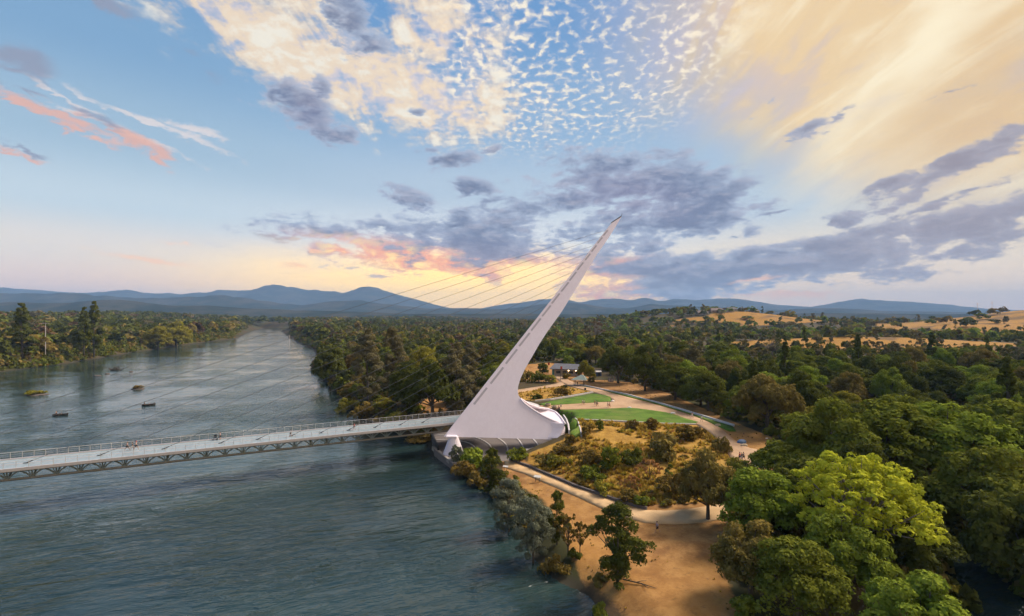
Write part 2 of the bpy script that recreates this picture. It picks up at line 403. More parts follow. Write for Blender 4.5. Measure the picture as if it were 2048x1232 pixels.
# ------------------------------------------------------------------ terrain heights
def gp(u, v, z):
    """pixel of the frame to the world point at height z"""
    y = (CAMZ - z)*F/(v - HOR); return ((u-1024)/F*y, y, z)
# river banks from the waterline seen in the photograph (z = 0)
RB = [(30,-120), (22,0), (16,40)] + [gp(u, v, 0)[:2] for u, v in
      [(1215,1232),(1165,1188),(1112,1166),(1066,1122),(1040,1080),(1005,1035),(975,990),(935,958),(898,932),(878,918)]] + \
     [(-21,131),(-25,146)] + [gp(u, v, 0)[:2] for u, v in [(800,868),(722,836),(690,806),(664,772),(640,750),(626,736),(640,716),(632,700),(602,686),(582,671),(576,662)]] + [(-640,1500)]
LB = [(-760,1480), gp(486,664,0)[:2], gp(462,678,0)[:2], gp(369,689,0)[:2], gp(239,708,0)[:2], gp(102,731,0)[:2], gp(0,743,0)[:2],
      (-325,250), (-275,120), (-232,20), (-200,-120)]
RIVER = np.array(RB + LB)
CREEK = np.array([gp(u, v, 0)[:2] for u, v in [(1868,1060),(1905,1085),(1960,1110),(2040,1170),(2200,1300),(2100,1420),(1990,1300),(1940,1225),(1890,1170),(1850,1110)]])
PLAZA_PX = [(862,867),(900,861),(960,858),(1060,862),(1122,872),(1117,885),(1104,896),(1052,909),(1010,925),(955,932),(905,926),(868,899)]
PLAZA_XY = np.array([gp(u, v, 1.7)[:2] for u, v in PLAZA_PX])
def sdist(P, poly):
    """signed distance to a polygon, negative inside"""
    x, y = P[..., 0], P[..., 1]; d = np.full(x.shape, 1e9); ins = np.zeros(x.shape, bool)
    for i in range(len(poly)):
        a, b = poly[i-1], poly[i]; e = b - a; L = (e*e).sum() + 1e-12
        t = np.clip(((x-a[0])*e[0] + (y-a[1])*e[1])/L, 0, 1)
        d = np.minimum(d, np.hypot(x-a[0]-t*e[0], y-a[1]-t*e[1]))
        c = (a[1] > y) != (b[1] > y)
        ins ^= c & (x < (b[0]-a[0])*(y-a[1])/(b[1]-a[1]+1e-12) + a[0])
    return np.where(ins, -d, d)
def sstep(x, a, b):
    t = np.clip((x-a)/(b-a), 0, 1); return t*t*(3-2*t)
CP = [gp(*p) for p in [(1010,925,2.6),(1060,940,2.7),(1150,985,2.8),(1230,1012,2.8),(1290,1030,2.8),(1350,1035,2.9),(1420,1030,3.2),
    (1040,965,2.2),(1100,1000,2.3),(1180,1060,2.4),(1315,1067,2.6),(1300,1130,2.4),(1380,1200,2.4),(1250,1180,2.0),(1440,1100,2.8),(1420,1232,2.6),(1330,1232,2.3),
    (1070,925,3.3),(1180,975,3.8),(1290,1005,3.9),(1130,900,4.6),(1200,930,5.2),(1290,960,5.0),(1380,985,4.2),
    (1180,870,7.4),(1250,870,7.2),(1330,880,6.9),(1400,890,6.6),(1440,920,6.2),(1300,910,6.2),(1400,940,5.6),
    (1150,850,8.0),(1200,817,8.2),(1290,830,8.1),(1390,845,7.9),(1300,800,8.3),(1200,790,8.3),(1100,790,8.3),(1060,790,8.3),(1155,765,8.4),(1130,745,8.5),(1400,820,8.2),
    (1455,865,7.4),(1500,905,6.7),(1550,920,6.5),(1560,890,6.9),(1620,930,6.2),(1490,860,7.6),(1700,950,5.5),(1480,950,6.0),(1520,1000,4.6),(1600,1040,4.0),(1500,1100,3.0),
    (1600,1200,3.0),(1700,1100,3.5),(1700,1232,3.0),(1850,1000,4.5),(2048,1000,5.0),(2000,900,6.5),(1800,860,7.5),(1700,800,8.5),(2000,780,9.5),
    (1000,860,7.5),(960,800,7.0),(880,790,6.5),(780,790,4.5),(900,740,8),(1000,740,8.5)]]
CP += [(30,40,2.5),(60,30,3),(120,60,5),(0,300,8.5),(-60,300,6),(100,300,9.5),(200,200,10),(200,400,12),(0,500,9),(-150,520,6),(350,300,14),(150,-50,4)]
CP = np.array(CP)
def _tps():
    d = np.hypot(CP[:,None,0]-CP[None,:,0], CP[:,None,1]-CP[None,:,1])
    n = len(CP); A = np.zeros((n+3, n+3)); A[:n,:n] = -d; A[np.arange(n), np.arange(n)] += 4.0
    A[:n,n] = 1; A[:n,n+1] = CP[:,0]/100; A[:n,n+2] = CP[:,1]/100; A[n:,:n] = A[:n,n:].T
    return np.linalg.solve(A, np.r_[CP[:,2], 0, 0, 0])
TW = _tps()
def vnoise(x, y, seed=0):
    """value noise"""
    xi, yi = np.floor(x).astype(np.int64), np.floor(y).astype(np.int64); fx, fy = x-xi, y-yi
    fx, fy = fx*fx*(3-2*fx), fy*fy*(3-2*fy)
    def h(i, j):
        k = (i*374761393 + j*668265263 + seed*1442695041) & 0x7fffffff
        k = ((k ^ (k >> 13))*1274126177) & 0x7fffffff
        return ((k ^ (k >> 16)) & 0xffff)/65535.0
    return (h(xi,yi)*(1-fx)+h(xi+1,yi)*fx)*(1-fy) + (h(xi,yi+1)*(1-fx)+h(xi+1,yi+1)*fx)*fy
def fbm(x, y, oct_=5, seed=0, gain=0.5):
    s = 0; a = 1; t = 0
    for o in range(oct_): s = s + a*vnoise(x*2**o, y*2**o, seed+o); t += a; a *= gain
    return s/t
def hill(x, y, cx, cy, rx, ry, h, rot=0.0):
    c, s = math.cos(R(rot)), math.sin(R(rot)); a = ((x-cx)*c+(y-cy)*s)/rx; b = (-(x-cx)*s+(y-cy)*c)/ry
    return h*np.exp(-(a*a+b*b))
def height(x, y):
    x = np.asarray(x, float); y = np.asarray(y, float); P = np.stack([x, y], -1)
    z = np.zeros(x.shape)
    for i in range(len(CP)): z = z - TW[i]*np.hypot(x-CP[i,0], y-CP[i,1])
    z = z + TW[-3] + TW[-2]*x/100 + TW[-1]*y/100
    r = np.hypot(x-40, y-150)
    far = 8 + 3*fbm(x/220, y/220, 4, 3)
    # golden hill at the right, hill with houses, bluffs behind the far bank
    far = far + hill(x, y, 880, 800, 230, 150, 30, 8) + hill(x, y, 1200, 800, 320, 240, 28) + hill(x, y, 620, 690, 90, 70, 9) + hill(x, y, 320, 460, 120, 45, 8)
    far = far + hill(x, y, 430, 980, 190, 150, 29) + hill(x, y, 300, 1100, 260, 160, 16) + hill(x, y, 640, 1300, 330, 160, 14)
    far = far + 17*sstep(-x - 0.35*y, 260, 620)*sstep(y, 150, 420) + hill(x, y, -900, 1500, 500, 350, 9) + hill(x, y, -500, 2300, 420, 300, 12)
    k = sstep(r, 170, 420)
    z = z*(1-k) + far*k
    d = sdist(P, RIVER); bw = 5.5 + 8*sstep(r, 150, 500)
    z = np.maximum(z, 1.2)
    bank = sstep(d, -0.5, bw)
    z = np.where(d < 0, -0.15 - 2.2*sstep(-d, 0, 14), -0.15 + (z+0.15)*bank)
    dp = sdist(P, PLAZA_XY)
    z = np.where((dp < 12) & (d > -30), np.minimum(z, 0.9 + np.where(dp > 0.9, np.maximum(0, (dp-0.9))*np.where(y > 133, 2.6, 1.15), 0)), z)
    dc = sdist(P, CREEK)
    z = np.where(dc < 6, np.minimum(z, -0.8 + 4.0*sstep(dc, -2, 6)), z)
    return z
def ground_at(u, v, guess=6.0):
    z = guess
    for _ in range(25):
        x, y, _z = gp(u, v, z); z = 0.5*z + 0.5*float(height(x, y))
    x, y, _z = gp(u, v, z); return (x, y, z)
def gz(x, y): return float(height(x, y))
def ground_many(pts, guess=6.0):
    u = np.array([q[0] for q in pts], float); v = np.array([q[1] for q in pts], float); z = np.full(len(u), guess)
    for _ in range(16):
        y = (CAMZ-z)*F/(v-HOR); x = (u-1024)/F*y; z = 0.5*z + 0.5*height(x, y)
    y = (CAMZ-z)*F/(v-HOR); return np.stack([(u-1024)/F*y, y, z], -1)

# ------------------------------------------------------------------ ground sheet
def axis(lo, hi, fine_lo, fine_hi, step, grow):
    a = list(np.arange(fine_lo, fine_hi+1e-6, step)); s = step; x = a[-1]; right = []
    while x < hi: s *= grow; x += s; right.append(min(x, hi))
    s = step; x = a[0]; left = []
    while x > lo: s *= grow; x -= s; left.append(max(x, lo))
    return np.array(left[::-1] + a + right)
gx = axis(-15000, 15000, -70, 120, 1.25, 1.045); gy = axis(-400, 15000, 48, 235, 1.25, 1.035)
XX, YY = np.meshgrid(gx, gy)
ZZ = height(XX, YY)
near_ = (np.hypot(XX-30, YY-120) < 300)
ZZ = ZZ + near_*np.where(ZZ > 0.4, 0.05*(fbm(XX/3.0, YY/3.0, 3, 11)-0.5), 0)
ny_, nx_ = XX.shape
idx = np.arange(ny_*nx_).reshape(ny_, nx_)
Q = np.stack([idx[:-1,:-1], idx[:-1,1:], idx[1:,1:], idx[1:,:-1]], -1).reshape(-1, 4)
def pxpoly(pts, z=None):
    if z is not None: return np.array([gp(p[0], p[1], z)[:2] for p in pts])
    key = tuple(map(tuple, pts))
    if key not in _PXC: _PXC[key] = ground_many(pts)[:, :2]
    return _PXC[key].copy()
_PXC = {}
GP_ = np.stack([XX, YY], -1)
# zones: bare sandy dirt, golden grass, the rest is dry forest floor
DIRT = [pxpoly(p) for p in [
    [(1000,915),(1060,930),(1150,965),(1290,1010),(1420,1005),(1470,1060),(1440,1130),(1480,1232),(1520,1300),(1200,1300),(1225,1232),(1170,1170),(1150,1120),(1130,1060),(1090,1000),(1010,950)],
    [(1160,765),(1200,760),(1260,765),(1330,785),(1400,815),(1470,845),(1530,870),(1570,890),(1590,945),(1530,955),(1480,950),(1440,880),(1380,840),(1280,805),(1210,785)],
    [(1040,730),(1110,725),(1180,738),(1190,770),(1120,765),(1040,760)], [(900,740),(950,738),(1010,745),(1000,765),(930,770),(895,760)],
    [(810,770),(850,760),(900,800),(890,830),(850,830),(830,800)], [(1590,775),(1640,780),(1670,800),(1600,795)]]]
dd = np.full(XX.shape, 1e9)
for p in DIRT: dd = np.minimum(dd, sdist(GP_, p))
dirt = 1 - sstep(dd, -1.0, 1.5)
gold = 1 - sstep(sdist(GP_, pxpoly([(1150,838),(1240,842),(1390,848),(1440,878),(1460,920),(1470,960),(1420,1000),(1290,1005),(1150,960),(1060,925),(1060,908),(1130,880)])), -0.5, 1.5)
gold = np.maximum(gold, 1 - sstep(sdist(GP_, pxpoly([(1036,785),(1130,772),(1180,783),(1075,800),(1045,800)])), -0.3, 1.0))
fn = fbm(XX/90, YY/90, 4, 21)
hillg = hill(XX, YY, 880, 780, 250, 170, 1.3, 8) + hill(XX, YY, 1200, 800, 360, 260, 1.3) + hill(XX, YY, 640, 680, 110, 90, 1.0) + hill(XX, YY, 410, 900, 110, 60, 1.1) + hill(XX, YY, 520, 960, 60, 60, .8) + hill(XX, YY, 330, 440, 150, 60, 1.0) + hill(XX, YY, 260, 390, 50, 40, .8)
gold = np.maximum(gold, np.clip(sstep(hillg + (fn-0.5)*0.9, 0.35, 0.55), 0, 1))
gold = np.maximum(gold, 0.9*sstep(fbm(XX/300, YY/200, 4, 31), 0.60, 0.66)*sstep(YY, 1500, 2200)*sstep(XX, -400, -100))
m, p, t = material('ground_dry_earth')
v = wpos()
nA = noise(v, 0.35, 6, 0.6); nB = noise(v, 2.6, 4, 0.65); nC = noise(v, 0.02, 4, 0.6)
forest = mixc(nA, (0.035, 0.028, 0.014), (0.11, 0.075, 0.032))
forest = mixc(smooth(nC, 0.45, 0.62), forest, (0.055, 0.055, 0.02))
dirtc = mixc(smooth(nA*0.75 + nB*0.25, 0.38, 0.62), (0.23, 0.110, 0.038), (0.40, 0.215, 0.075))
dirtc = mixc(smooth(nC, 0.42, 0.6)*0.5, dirtc, (0.43, 0.215, 0.052))
goldc = mixc(smooth(nA*0.5 + nB*0.5, 0.35, 0.65), (0.24, 0.125, 0.020), (0.48, 0.28, 0.060))
goldc = mixc(smooth(attr('far'), 0.3, 0.7)*0.7, goldc, (0.30, 0.145, 0.022))
goldc = mixc(smooth(nC + (nA-0.5)*0.2, 0.50, 0.60)*0.75*smooth(attr('far'), 0.3, 0.7), goldc, (0.09, 0.055, 0.026))
c = mixc(smooth(attr('gold') + (nA-0.5)*0.7, 0.35, 0.65), forest, goldc)
c = mixc(smooth(attr('dirt') + (nB-0.5)*0.5 + (nA-0.5)*0.5, 0.3, 0.7), c, dirtc)
sz = S.nt.nodes.new('ShaderNodeSeparateXYZ'); S.nt.links.new(v.k, sz.inputs[0])
wet = smooth(S(sz.outputs[2]) + (nB-0.5)*0.6, 0.9, 0.25)
c = mixc(smooth(noise(v, 0.9, 5, 0.7), 0.56, 0.72)*0.45, c, (0.10, 0.06, 0.03))
c = mixc(wet*0.85, c, (0.045, 0.038, 0.026))
t.links.new(c.k, p.inputs['Base Color']); p.inputs['Roughness'].default_value = 0.95; p.inputs['Specular IOR Level'].default_value = 0.15
bump(nB*0.6 + nA*0.6, 0.6, 0.12, p)
M['ground'] = m
gme = fastmesh('ground', np.stack([XX, YY, ZZ], -1).reshape(-1, 3), Q, M['ground'], {'dirt': ('POINT', dirt.ravel()), 'gold': ('POINT', gold.ravel()), 'far': ('POINT', sstep(YY, 250, 350).ravel())}, True)
ground = tag(link('ground', gme), kind='structure')

# ------------------------------------------------------------------ river
m, p, t = material('river_water')
v = wpos()
sp = S.nt.nodes.new('ShaderNodeSeparateXYZ'); S.nt.links.new(v.k, sp.inputs[0]); px_, py_ = S(sp.outputs[0]), S(sp.outputs[1])
wl = noise(v, 0.035, 4, 0.6)
warp = (wl - 0.5)*10.0
def wave(kx, ky, ang_, sc, det):
    c_, s_ = math.cos(R(ang_)), math.sin(R(ang_))
    a = px_*c_ + py_*s_ + warp; b = py_*c_ - px_*s_ + warp*0.6
    return noise(vec(a*kx, b*ky, 0.0), sc, det, 0.58, 0.35, '3D')
w1 = wave(0.16, 0.55, 20, 1.0, 4); w2 = wave(0.5, 1.4, 8, 1.0, 3); w3 = wave(0.05, 0.14, 28, 1.0, 3)
calm = smooth(wl + (noise(v, 0.012, 3, 0.5) - 0.5)*0.8, 0.38, 0.66)
near_w = 0.26 + 0.66*smooth(py_ - px_*0.25, 260, 110)
hgt = (w1*(0.42 + calm*1.25) + w2*0.30*(0.25 + calm*1.1) + w3*0.8)*near_w
deep = mixc(smooth(noise(v, 0.02, 3, 0.5), 0.40, 0.62), (0.016, 0.032, 0.031), (0.024, 0.048, 0.045))
t.links.new(deep.k, p.inputs['Base Color'])
p.inputs['Roughness'].default_value = 0.05; p.inputs['IOR'].default_value = 1.55
bump(hgt, 1.0, 0.70, p)
M['water'] = m
wx = axis(-3000, 3000, -60, 60, 12, 1.25); wy = axis(-300, 3000, 50, 200, 12, 1.25)
WX, WY = np.meshgrid(wx, wy); iw = np.arange(WX.size).reshape(WX.shape)
water = tag(link('river_water', fastmesh('river_water', np.stack([WX, WY, 0*WX], -1).reshape(-1,3), np.stack([iw[:-1,:-1], iw[:-1,1:], iw[1:,1:], iw[1:,:-1]], -1).reshape(-1,4), M['water'])), kind='structure')

# ------------------------------------------------------------------ far mountain ridges
m, p, t = material('wooded_mountain')
v = wpos(); n = noise(v, 0.004, 6, 0.6)
c = mixc(smooth(n, 0.42, 0.62), (0.020, 0.028, 0.018), (0.055, 0.052, 0.035)); t.links.new(c.k, p.inputs['Base Color'])
p.inputs['Roughness'].default_value = 1.0; p.inputs['Specular IOR Level'].default_value = 0.0
M['mount'] = m
def ridge(name, dist, depth, prof, seed, rough=0.10):
    """heightfield range whose crest follows the skyline seen in the photograph"""
    us = np.array([q[0] for q in prof], float); vs = np.array([q[1] for q in prof], float)
    n = 700; u = np.linspace(us[0], us[-1], n); vv = np.interp(u, us, vs)
    k = np.hanning(7); k /= k.sum(); vv = np.convolve(np.pad(vv, 3, mode='edge'), k, 'valid'); vv = HOR - (HOR - vv)*1.12
    x0 = (u-1024)/F*dist; top = CAMZ + (HOR - vv)/F*dist
    m_ = 44; tt = np.linspace(-1, 1, m_)
    V = np.zeros((m_, n, 3))
    for j, s_ in enumerate(tt):
        y = dist + s_*depth; prof_ = (1 - abs(s_))**0.85
        f = fbm(x0/(dist*0.055) + 7, np.full(n, y)/(dist*0.045) + seed*3, 5, seed, 0.55)
        fold = np.abs(f - 0.5)*2
        hh = top*prof_*(1 - (1-prof_)*0.75*fold) + (fbm(x0/260, np.full(n, y)/260, 5, seed+5, 0.6)-0.5)*top*rough*2.2*(0.35+prof_)
        V[j] = np.stack([x0*(y/dist)**0.25, np.full(n, y), np.maximum(hh, -5)], -1)
    ii = np.arange(m_*n).reshape(m_, n)
    me = fastmesh(name, V.reshape(-1,3), np.stack([ii[:-1,:-1], ii[:-1,1:], ii[1:,1:], ii[1:,:-1]], -1).reshape(-1,4), M['mount'], None, True)
    return tag(link(name, me), kind='structure')
ridge('mountain_range', 9500, 1900, [(-700,590),(-300,585),(0,580),(60,584),(110,588),(200,590),(250,584),(300,590),(360,592),(420,588),(440,584),(490,586),(540,577),(555,574),(580,580),(640,586),(690,590),(705,584),(735,579),(760,582),(800,594),(850,606),(900,618),(960,619),(1000,611),(1020,610),(1050,607),(1090,601),(1130,600),(1160,609),(1180,603),(1220,600),(1260,604),(1292,597),(1320,605),(1345,601),(1400,603),(1440,599),(1480,601),(1520,607),(1560,612),(1620,616),(1660,609),(1720,600),(1780,605),(1850,608),(1900,612),(1960,618),(2048,622),(2300,610),(2800,600)], 3, 0.05)
ridge('foothill_range', 5600, 1000, [(-700,600),(-200,598),(0,592),(80,590),(160,592),(230,597),(330,600),(400,596),(450,594),(520,603),(600,612),(660,606),(720,604),(790,612),(850,618),(930,617),(1000,620),(1060,614),(1110,608),(1150,608),(1200,614),(1250,618),(1300,611),(1380,614),(1450,616),(1560,622),(1600,619),(1650,617),(1700,619),(1760,623),(1850,624),(2048,626),(2300,620),(2800,615)], 8, 0.06)
ridge('low_hills', 3300, 600, [(-700,612),(-200,608),(0,606),(120,608),(200,602),(270,605),(340,612),(420,613),(500,618),(600,622),(700,624),(820,628),(1000,628),(1200,628),(1400,628),(1600,627),(1800,628),(2048,628),(2800,625)], 12, 0.08)

# ------------------------------------------------------------------ haze over the whole valley
hb = MB().box((0, 5900, 310-1.5), (34000, 13500, 630))
hz_m = bpy.data.materials.new('valley_haze'); hz_m.use_nodes = True; S.nt = hz_m.node_tree
S.nt.nodes.remove(S.nt.nodes['Principled BSDF'])
vol = S.nt.nodes.new('ShaderNodeVolumePrincipled'); vol.inputs['Color'].default_value = (0.36, 0.60, 1.0, 1); vol.inputs["Density"].default_value = 0.00008
S.nt.links.new(vol.outputs[0], S.nt.nodes['Material Output'].inputs['Volume'])
haze = tag(hb.obj('haze', hz_m), kind='stuff')

# ------------------------------------------------------------------ footbridge: frame of reference
BD = Vector((0.887, 0.462, 0)).normalized()             # along the deck, towards the pylon and beyond
BN = Vector((BD.y, -BD.x, 0))                           # across the deck, towards the camera
P0 = Vector(gp(888, 873, 6.0))                          # foot of the pylon's front edge
DZ = 8.5                                                # walking surface
def bp(s, t, z): q = P0 + BD*s + BN*t; return Vector((q.x, q.y, z))
def ray(u, v): return Vector(((u-1024)/F, 1, (HOR-v)/F))
EYE = Vector((0, 0, CAMZ))
bridge = empty('suspension_footbridge', bp(0, -7, 1.7))
tag(bridge, 'long pale footbridge across the river hung by cables from one leaning white pylon', 'footbridge')
bridge_inv = Vector(bridge.location)
def badd(mb, name, mat, parent=None, smooth_=False):
    """part of the bridge: mesh in world coordinates, parented to the bridge or to one of its parts"""
    o = link(name, mb.mesh(name, smooth_), mat, parent or bridge)
    off = Vector(bridge.location)
    for vtx in o.data.vertices: vtx.co -= off
    return o
# --- pylon: flat near face in one tilted plane, hollow body behind it
tipc = bp(0, -7, 0); uu = (1243-1024)/F; s_tip = (uu*tipc.y - tipc.x)/(BD.x - uu*BD.y)
TIP = bp(s_tip, -7, 0); TIP.z = CAMZ + (HOR-433)/F*TIP.y
BR = Vector(gp(1115, 879, 5.4))
PN = (TIP-P0).cross(BR-P0).normalized()
if PN.dot(EYE-P0) < 0: PN = -PN
def onface(u, v):
    d = ray(u, v); k = (P0-EYE).dot(PN)/d.dot(PN); return EYE + d*k
back_px = [(1243,433),(1232,452),(1220,471),(1208,489),(1195,507),(1175,540),(1149,582),(1123,624),(1097,660),(1080,686),(1065,712),(1051,736),(1041,757),(1036.5,772),(1035.5,783),(1037,791),(1041,798),(1048,806),(1058,814),(1070,822),(1085,831),(1100,838.5),(1115,844.5),(1128,849),(1125.5,860),(1121,870),(1115,879)]
F0, F1 = onface(888, 873), onface(1223.5, 446)
back = [onface(*q) for q in back_px]
NECK = 16                                               # index of the saddle where the back splits into two rims
C2px = {17: (1047.5,801.5,13.6), 18: (1058,808.5,12.6), 19: (1078,815.5,11.3), 20: (1097,818.5,10.5), 21: (1111,824,9.9), 22: (1121,834,9.5), 23: (1129.5,847,9.2)}
nrow = len(back)
tz = np.array([b.z for b in back]); 
rows = []
for i, b in enumerate(back):
    if i == 0: f = onface(1238, 436.5)
    elif i == 1: f = F1.copy()
    else:
        k = (b.z - F0.z)/(F1.z - F0.z); k = min(max(k, 0), 1); f = F0 + (F1-F0)*k
    rows.append((f, b))
# bottom rows end on the lower edge instead of the front edge
rows[-1] = (F0.copy(), back[-1]); rows[-2] = (F0 + (F1-F0)*0.012, back[-2]); rows[-3] = (F0 + (F1-F0)*0.03, back[-3])
for i in range(nrow-4, 1, -1):
    k = (rows[i][0]-F0).length/(F1-F0).length; k0 = (rows[i+1][0]-F0).length/(F1-F0).length
    if k < k0 + 0.012: rows[i] = (F0 + (F1-F0)*(k0+0.012), rows[i][1])
AWAY = Vector((-0.25, 0.968, 0)).normalized()
th_back = []
far_back = []
for i, b in enumerate(back):
    if i <= NECK: w = 0.5 + 4.2*(i/NECK)**1.5; far_back.append(b + Vector((0.0, 1.0, 0))*w*(0.55 if i < NECK-3 else 0.55*(NECK-i)/4))
    elif i in C2px: far_back.append(Vector(gp(*C2px[i])))
    else: far_back.append(far_back[23] + (b - back[23])*1.0 + Vector((0, 0.4, 0)))
ncol = 10
def cols_(f, b, n=ncol, w=0.0):
    out = []
    for j in range(n+1):
        k = j/n; p_ = f.lerp(b, k); out.append(p_)
    return out
pv, pf = [], []
for (f, b) in rows: pv += cols_(f, b)
def q_(i, j): return i*(ncol+1)+j
for i in range(nrow-1):
    for j in range(ncol): pf.append((q_(i,j), q_(i+1,j), q_(i+1,j+1), q_(i,j+1)))
base = len(pv)
for i, (f, b) in enumerate(rows):
    w = cols_(f + AWAY*0.25, far_back[i])
    bulge = 0.6 if i <= NECK else 2.5
    for j, p_ in enumerate(w): pv.append(p_ + AWAY*bulge*math.sin(math.pi*j/ncol)*min(1, i/8))
def r_(i, j): return base + i*(ncol+1)+j
for i in range(nrow-1):
    for j in range(ncol):
        if i >= NECK+4 and j < 6: continue              # arch where the walkway enters the hollow base
        pf.append((r_(i,j+1), r_(i+1,j+1), r_(i+1,j), r_(i,j)))
    pf.append((q_(i,0), r_(i,0), r_(i+1,0), q_(i+1,0)))  # front edge
    if i < NECK: pf.append((q_(i,ncol), q_(i+1,ncol), r_(i+1,ncol), r_(i,ncol)))
    if i >= 23: pf.append((q_(i,ncol), q_(i+1,ncol), r_(i+1,ncol), r_(i,ncol)))
for j in range(ncol): pf.append((q_(0,j+1), r_(0,j+1), r_(0,j), q_(0,j)))
pmb = MB(); pmb.add(pv, pf)
pylon = badd(pmb, 'pylon', M['pylon'])
bm = bmesh.new(); bm.from_mesh(pylon.data)
bmesh.ops.remove_doubles(bm, verts=bm.verts, dist=0.02)
bmesh.ops.recalc_face_normals(bm, faces=bm.faces)
bm.to_mesh(pylon.data); bm.free()
sol = pylon.data
# rims of the hollow: thick rounded edges along both lips
rim = MB()
lip1 = [rows[i][1] for i in range(NECK-1, nrow-3)]; lip2 = [far_back[i] for i in range(NECK, 24)]
rim.tube(lip1[1:], 0.26, 8); rim.tube([lip1[1]] + lip2[1:], 0.30, 8)
badd(rim, 'rim', M['pylon'], pylon, True)
cap = MB(); a_, b_ = onface(1223.5, 446), onface(1243, 433)
cap.tube([a_ + AWAY*0.3, b_ + AWAY*0.3], 0.28, 6); cap.tube([b_ + AWAY*0.2, b_ + Vector((0.2, 0.2, 1.1))], 0.06, 5)
tag(badd(cap, 'mast_cap', M['dark'], pylon), 'dark cap strip at the slanted tip with a short finial')
# hollow floor
fl = MB(); ring = [rows[i][1] for i in range(NECK, 24)]; ring2 = [far_back[i] for i in range(23, NECK, -1)]
pts = [Vector((p_.x, p_.y, 6.2 + 0.25*(p_.z-9))) for p_ in ring + ring2]
fl.add(pts, [tuple(range(len(pts)))]); badd(fl, 'hollow_floor', M['pylon'], pylon)
# slots with recessed backs
slots = [(1211,466),(1200,480.5),(1188,497),(1175.6,513.6),(1160.7,532.5),(1145.8,552.6),(1130,573.7),(1111.4,597),(1093,621.8),(1072,649),(1049,679),(1023,713),(994,751),(961,792)]
half = [7.5,8,8.5,9,10.5,12,13,14,15,17,18.5,20,22.5,23]
fdir = (F1-F0).normalized(); side = fdir.cross(PN).normalized()
slot_c = []
for (u, v_), hp in zip(slots, half):
    c_ = onface(u, v_); L = (onface(u+hp*0.62, v_-hp*0.79) - c_).length; L = max(L, 1.2)*0.9; w = 0.2 + 0.03*L
    slot_c.append((c_, L))
    mb = MB()
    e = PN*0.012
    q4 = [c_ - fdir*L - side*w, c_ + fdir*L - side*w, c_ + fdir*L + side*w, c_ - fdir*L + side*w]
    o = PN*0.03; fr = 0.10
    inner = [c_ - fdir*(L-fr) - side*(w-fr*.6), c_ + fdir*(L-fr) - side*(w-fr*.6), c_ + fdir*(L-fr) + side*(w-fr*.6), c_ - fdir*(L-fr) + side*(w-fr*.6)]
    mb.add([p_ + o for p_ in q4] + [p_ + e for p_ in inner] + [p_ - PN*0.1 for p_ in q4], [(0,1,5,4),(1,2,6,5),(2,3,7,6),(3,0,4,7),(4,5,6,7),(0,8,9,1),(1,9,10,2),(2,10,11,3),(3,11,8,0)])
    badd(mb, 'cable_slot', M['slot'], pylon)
# pedestal under the front foot
pc = Vector(gp(907, 909, 1.7)); tc_ = Vector(onface(905, 873)); tc_.y += 0.9
ped = MB(); ped.lathe([(3.0, -0.6), (2.75, 0.0), (2.65, 0.25), (1.25, 4.1), (1.15, 4.5)], (pc.x, pc.y + 0.3, 1.7), 20, 1.0, 0.8)
ped.box((tc_.x - 0.1, pc.y + 0.4, 6.15), (2.6, 2.2, 0.45))
badd(ped, 'pedestal', M['pylon'])
# --- deck from the far shore to the pylon
S0, S1 = -232.0, 20.0
NEARE, FARE = -3.0, -11.3
mb = MB(); n = 64
rowv = []
for i in range(n+1):
    s = S0 + (S1-S0)*i/n
    rowv += [bp(s, NEARE, DZ), bp(s, FARE, DZ), bp(s, FARE, DZ-0.28), bp(s, NEARE, DZ-0.28)]
mb.add(rowv, [(i*4+k, i*4+(k+1)%4, i*4+4+(k+1)%4, i*4+4+k) for i in range(n) for k in range(4)] + [(3,2,1,0), tuple(n*4+k for k in range(4))])
deck = badd(mb, 'deck', M['deckg'])
for t_, nm in ((NEARE, 'near'), (FARE, 'far')):
    sg = 1 if nm == 'near' else -1
    e = MB(); e.wall([bp(S0 + (S1-S0)*i/20, t_ + sg*0.12, DZ-0.36) for i in range(21)], 0.34, 0.56)
    badd(e, 'edge_beam', M['edge'], deck)
    rail = MB()
    for hh, rr in ((1.38, 0.04), (0.98, 0.015), (0.62, 0.015)): rail.tube([bp(S0, t_+sg*0.12, DZ+hh), bp(S1, t_+sg*0.12, DZ+hh)], rr, 6)
    ro = badd(rail, 'railing', M['white'])
    pm = MB(); pm.box((0, 0, 0.7), (0.06, 0.06, 1.4)); pm.box((0, 0, 0.1), (0.14, 0.14, 0.16)); pme = pm.mesh('post'); pme.materials.append(M['white'])
    s = S1 - 0.5; k = 0
    while s > S0 and k < 146:
        o = link('post', pme, None, ro); q = bp(s, t_+sg*0.12, DZ) - Vector(bridge.location); o.location = q
        o.rotation_euler = (0, 0, math.atan2(BD.y, BD.x)); s -= 1.74; k += 1
# centre strip where the cables land
cs = MB(); cs.wall([bp(S0, -7, DZ+0.01), bp(4, -7, DZ+0.01)], 0.35, 0.03); badd(cs, 'cable_strip', M['edge'], deck)
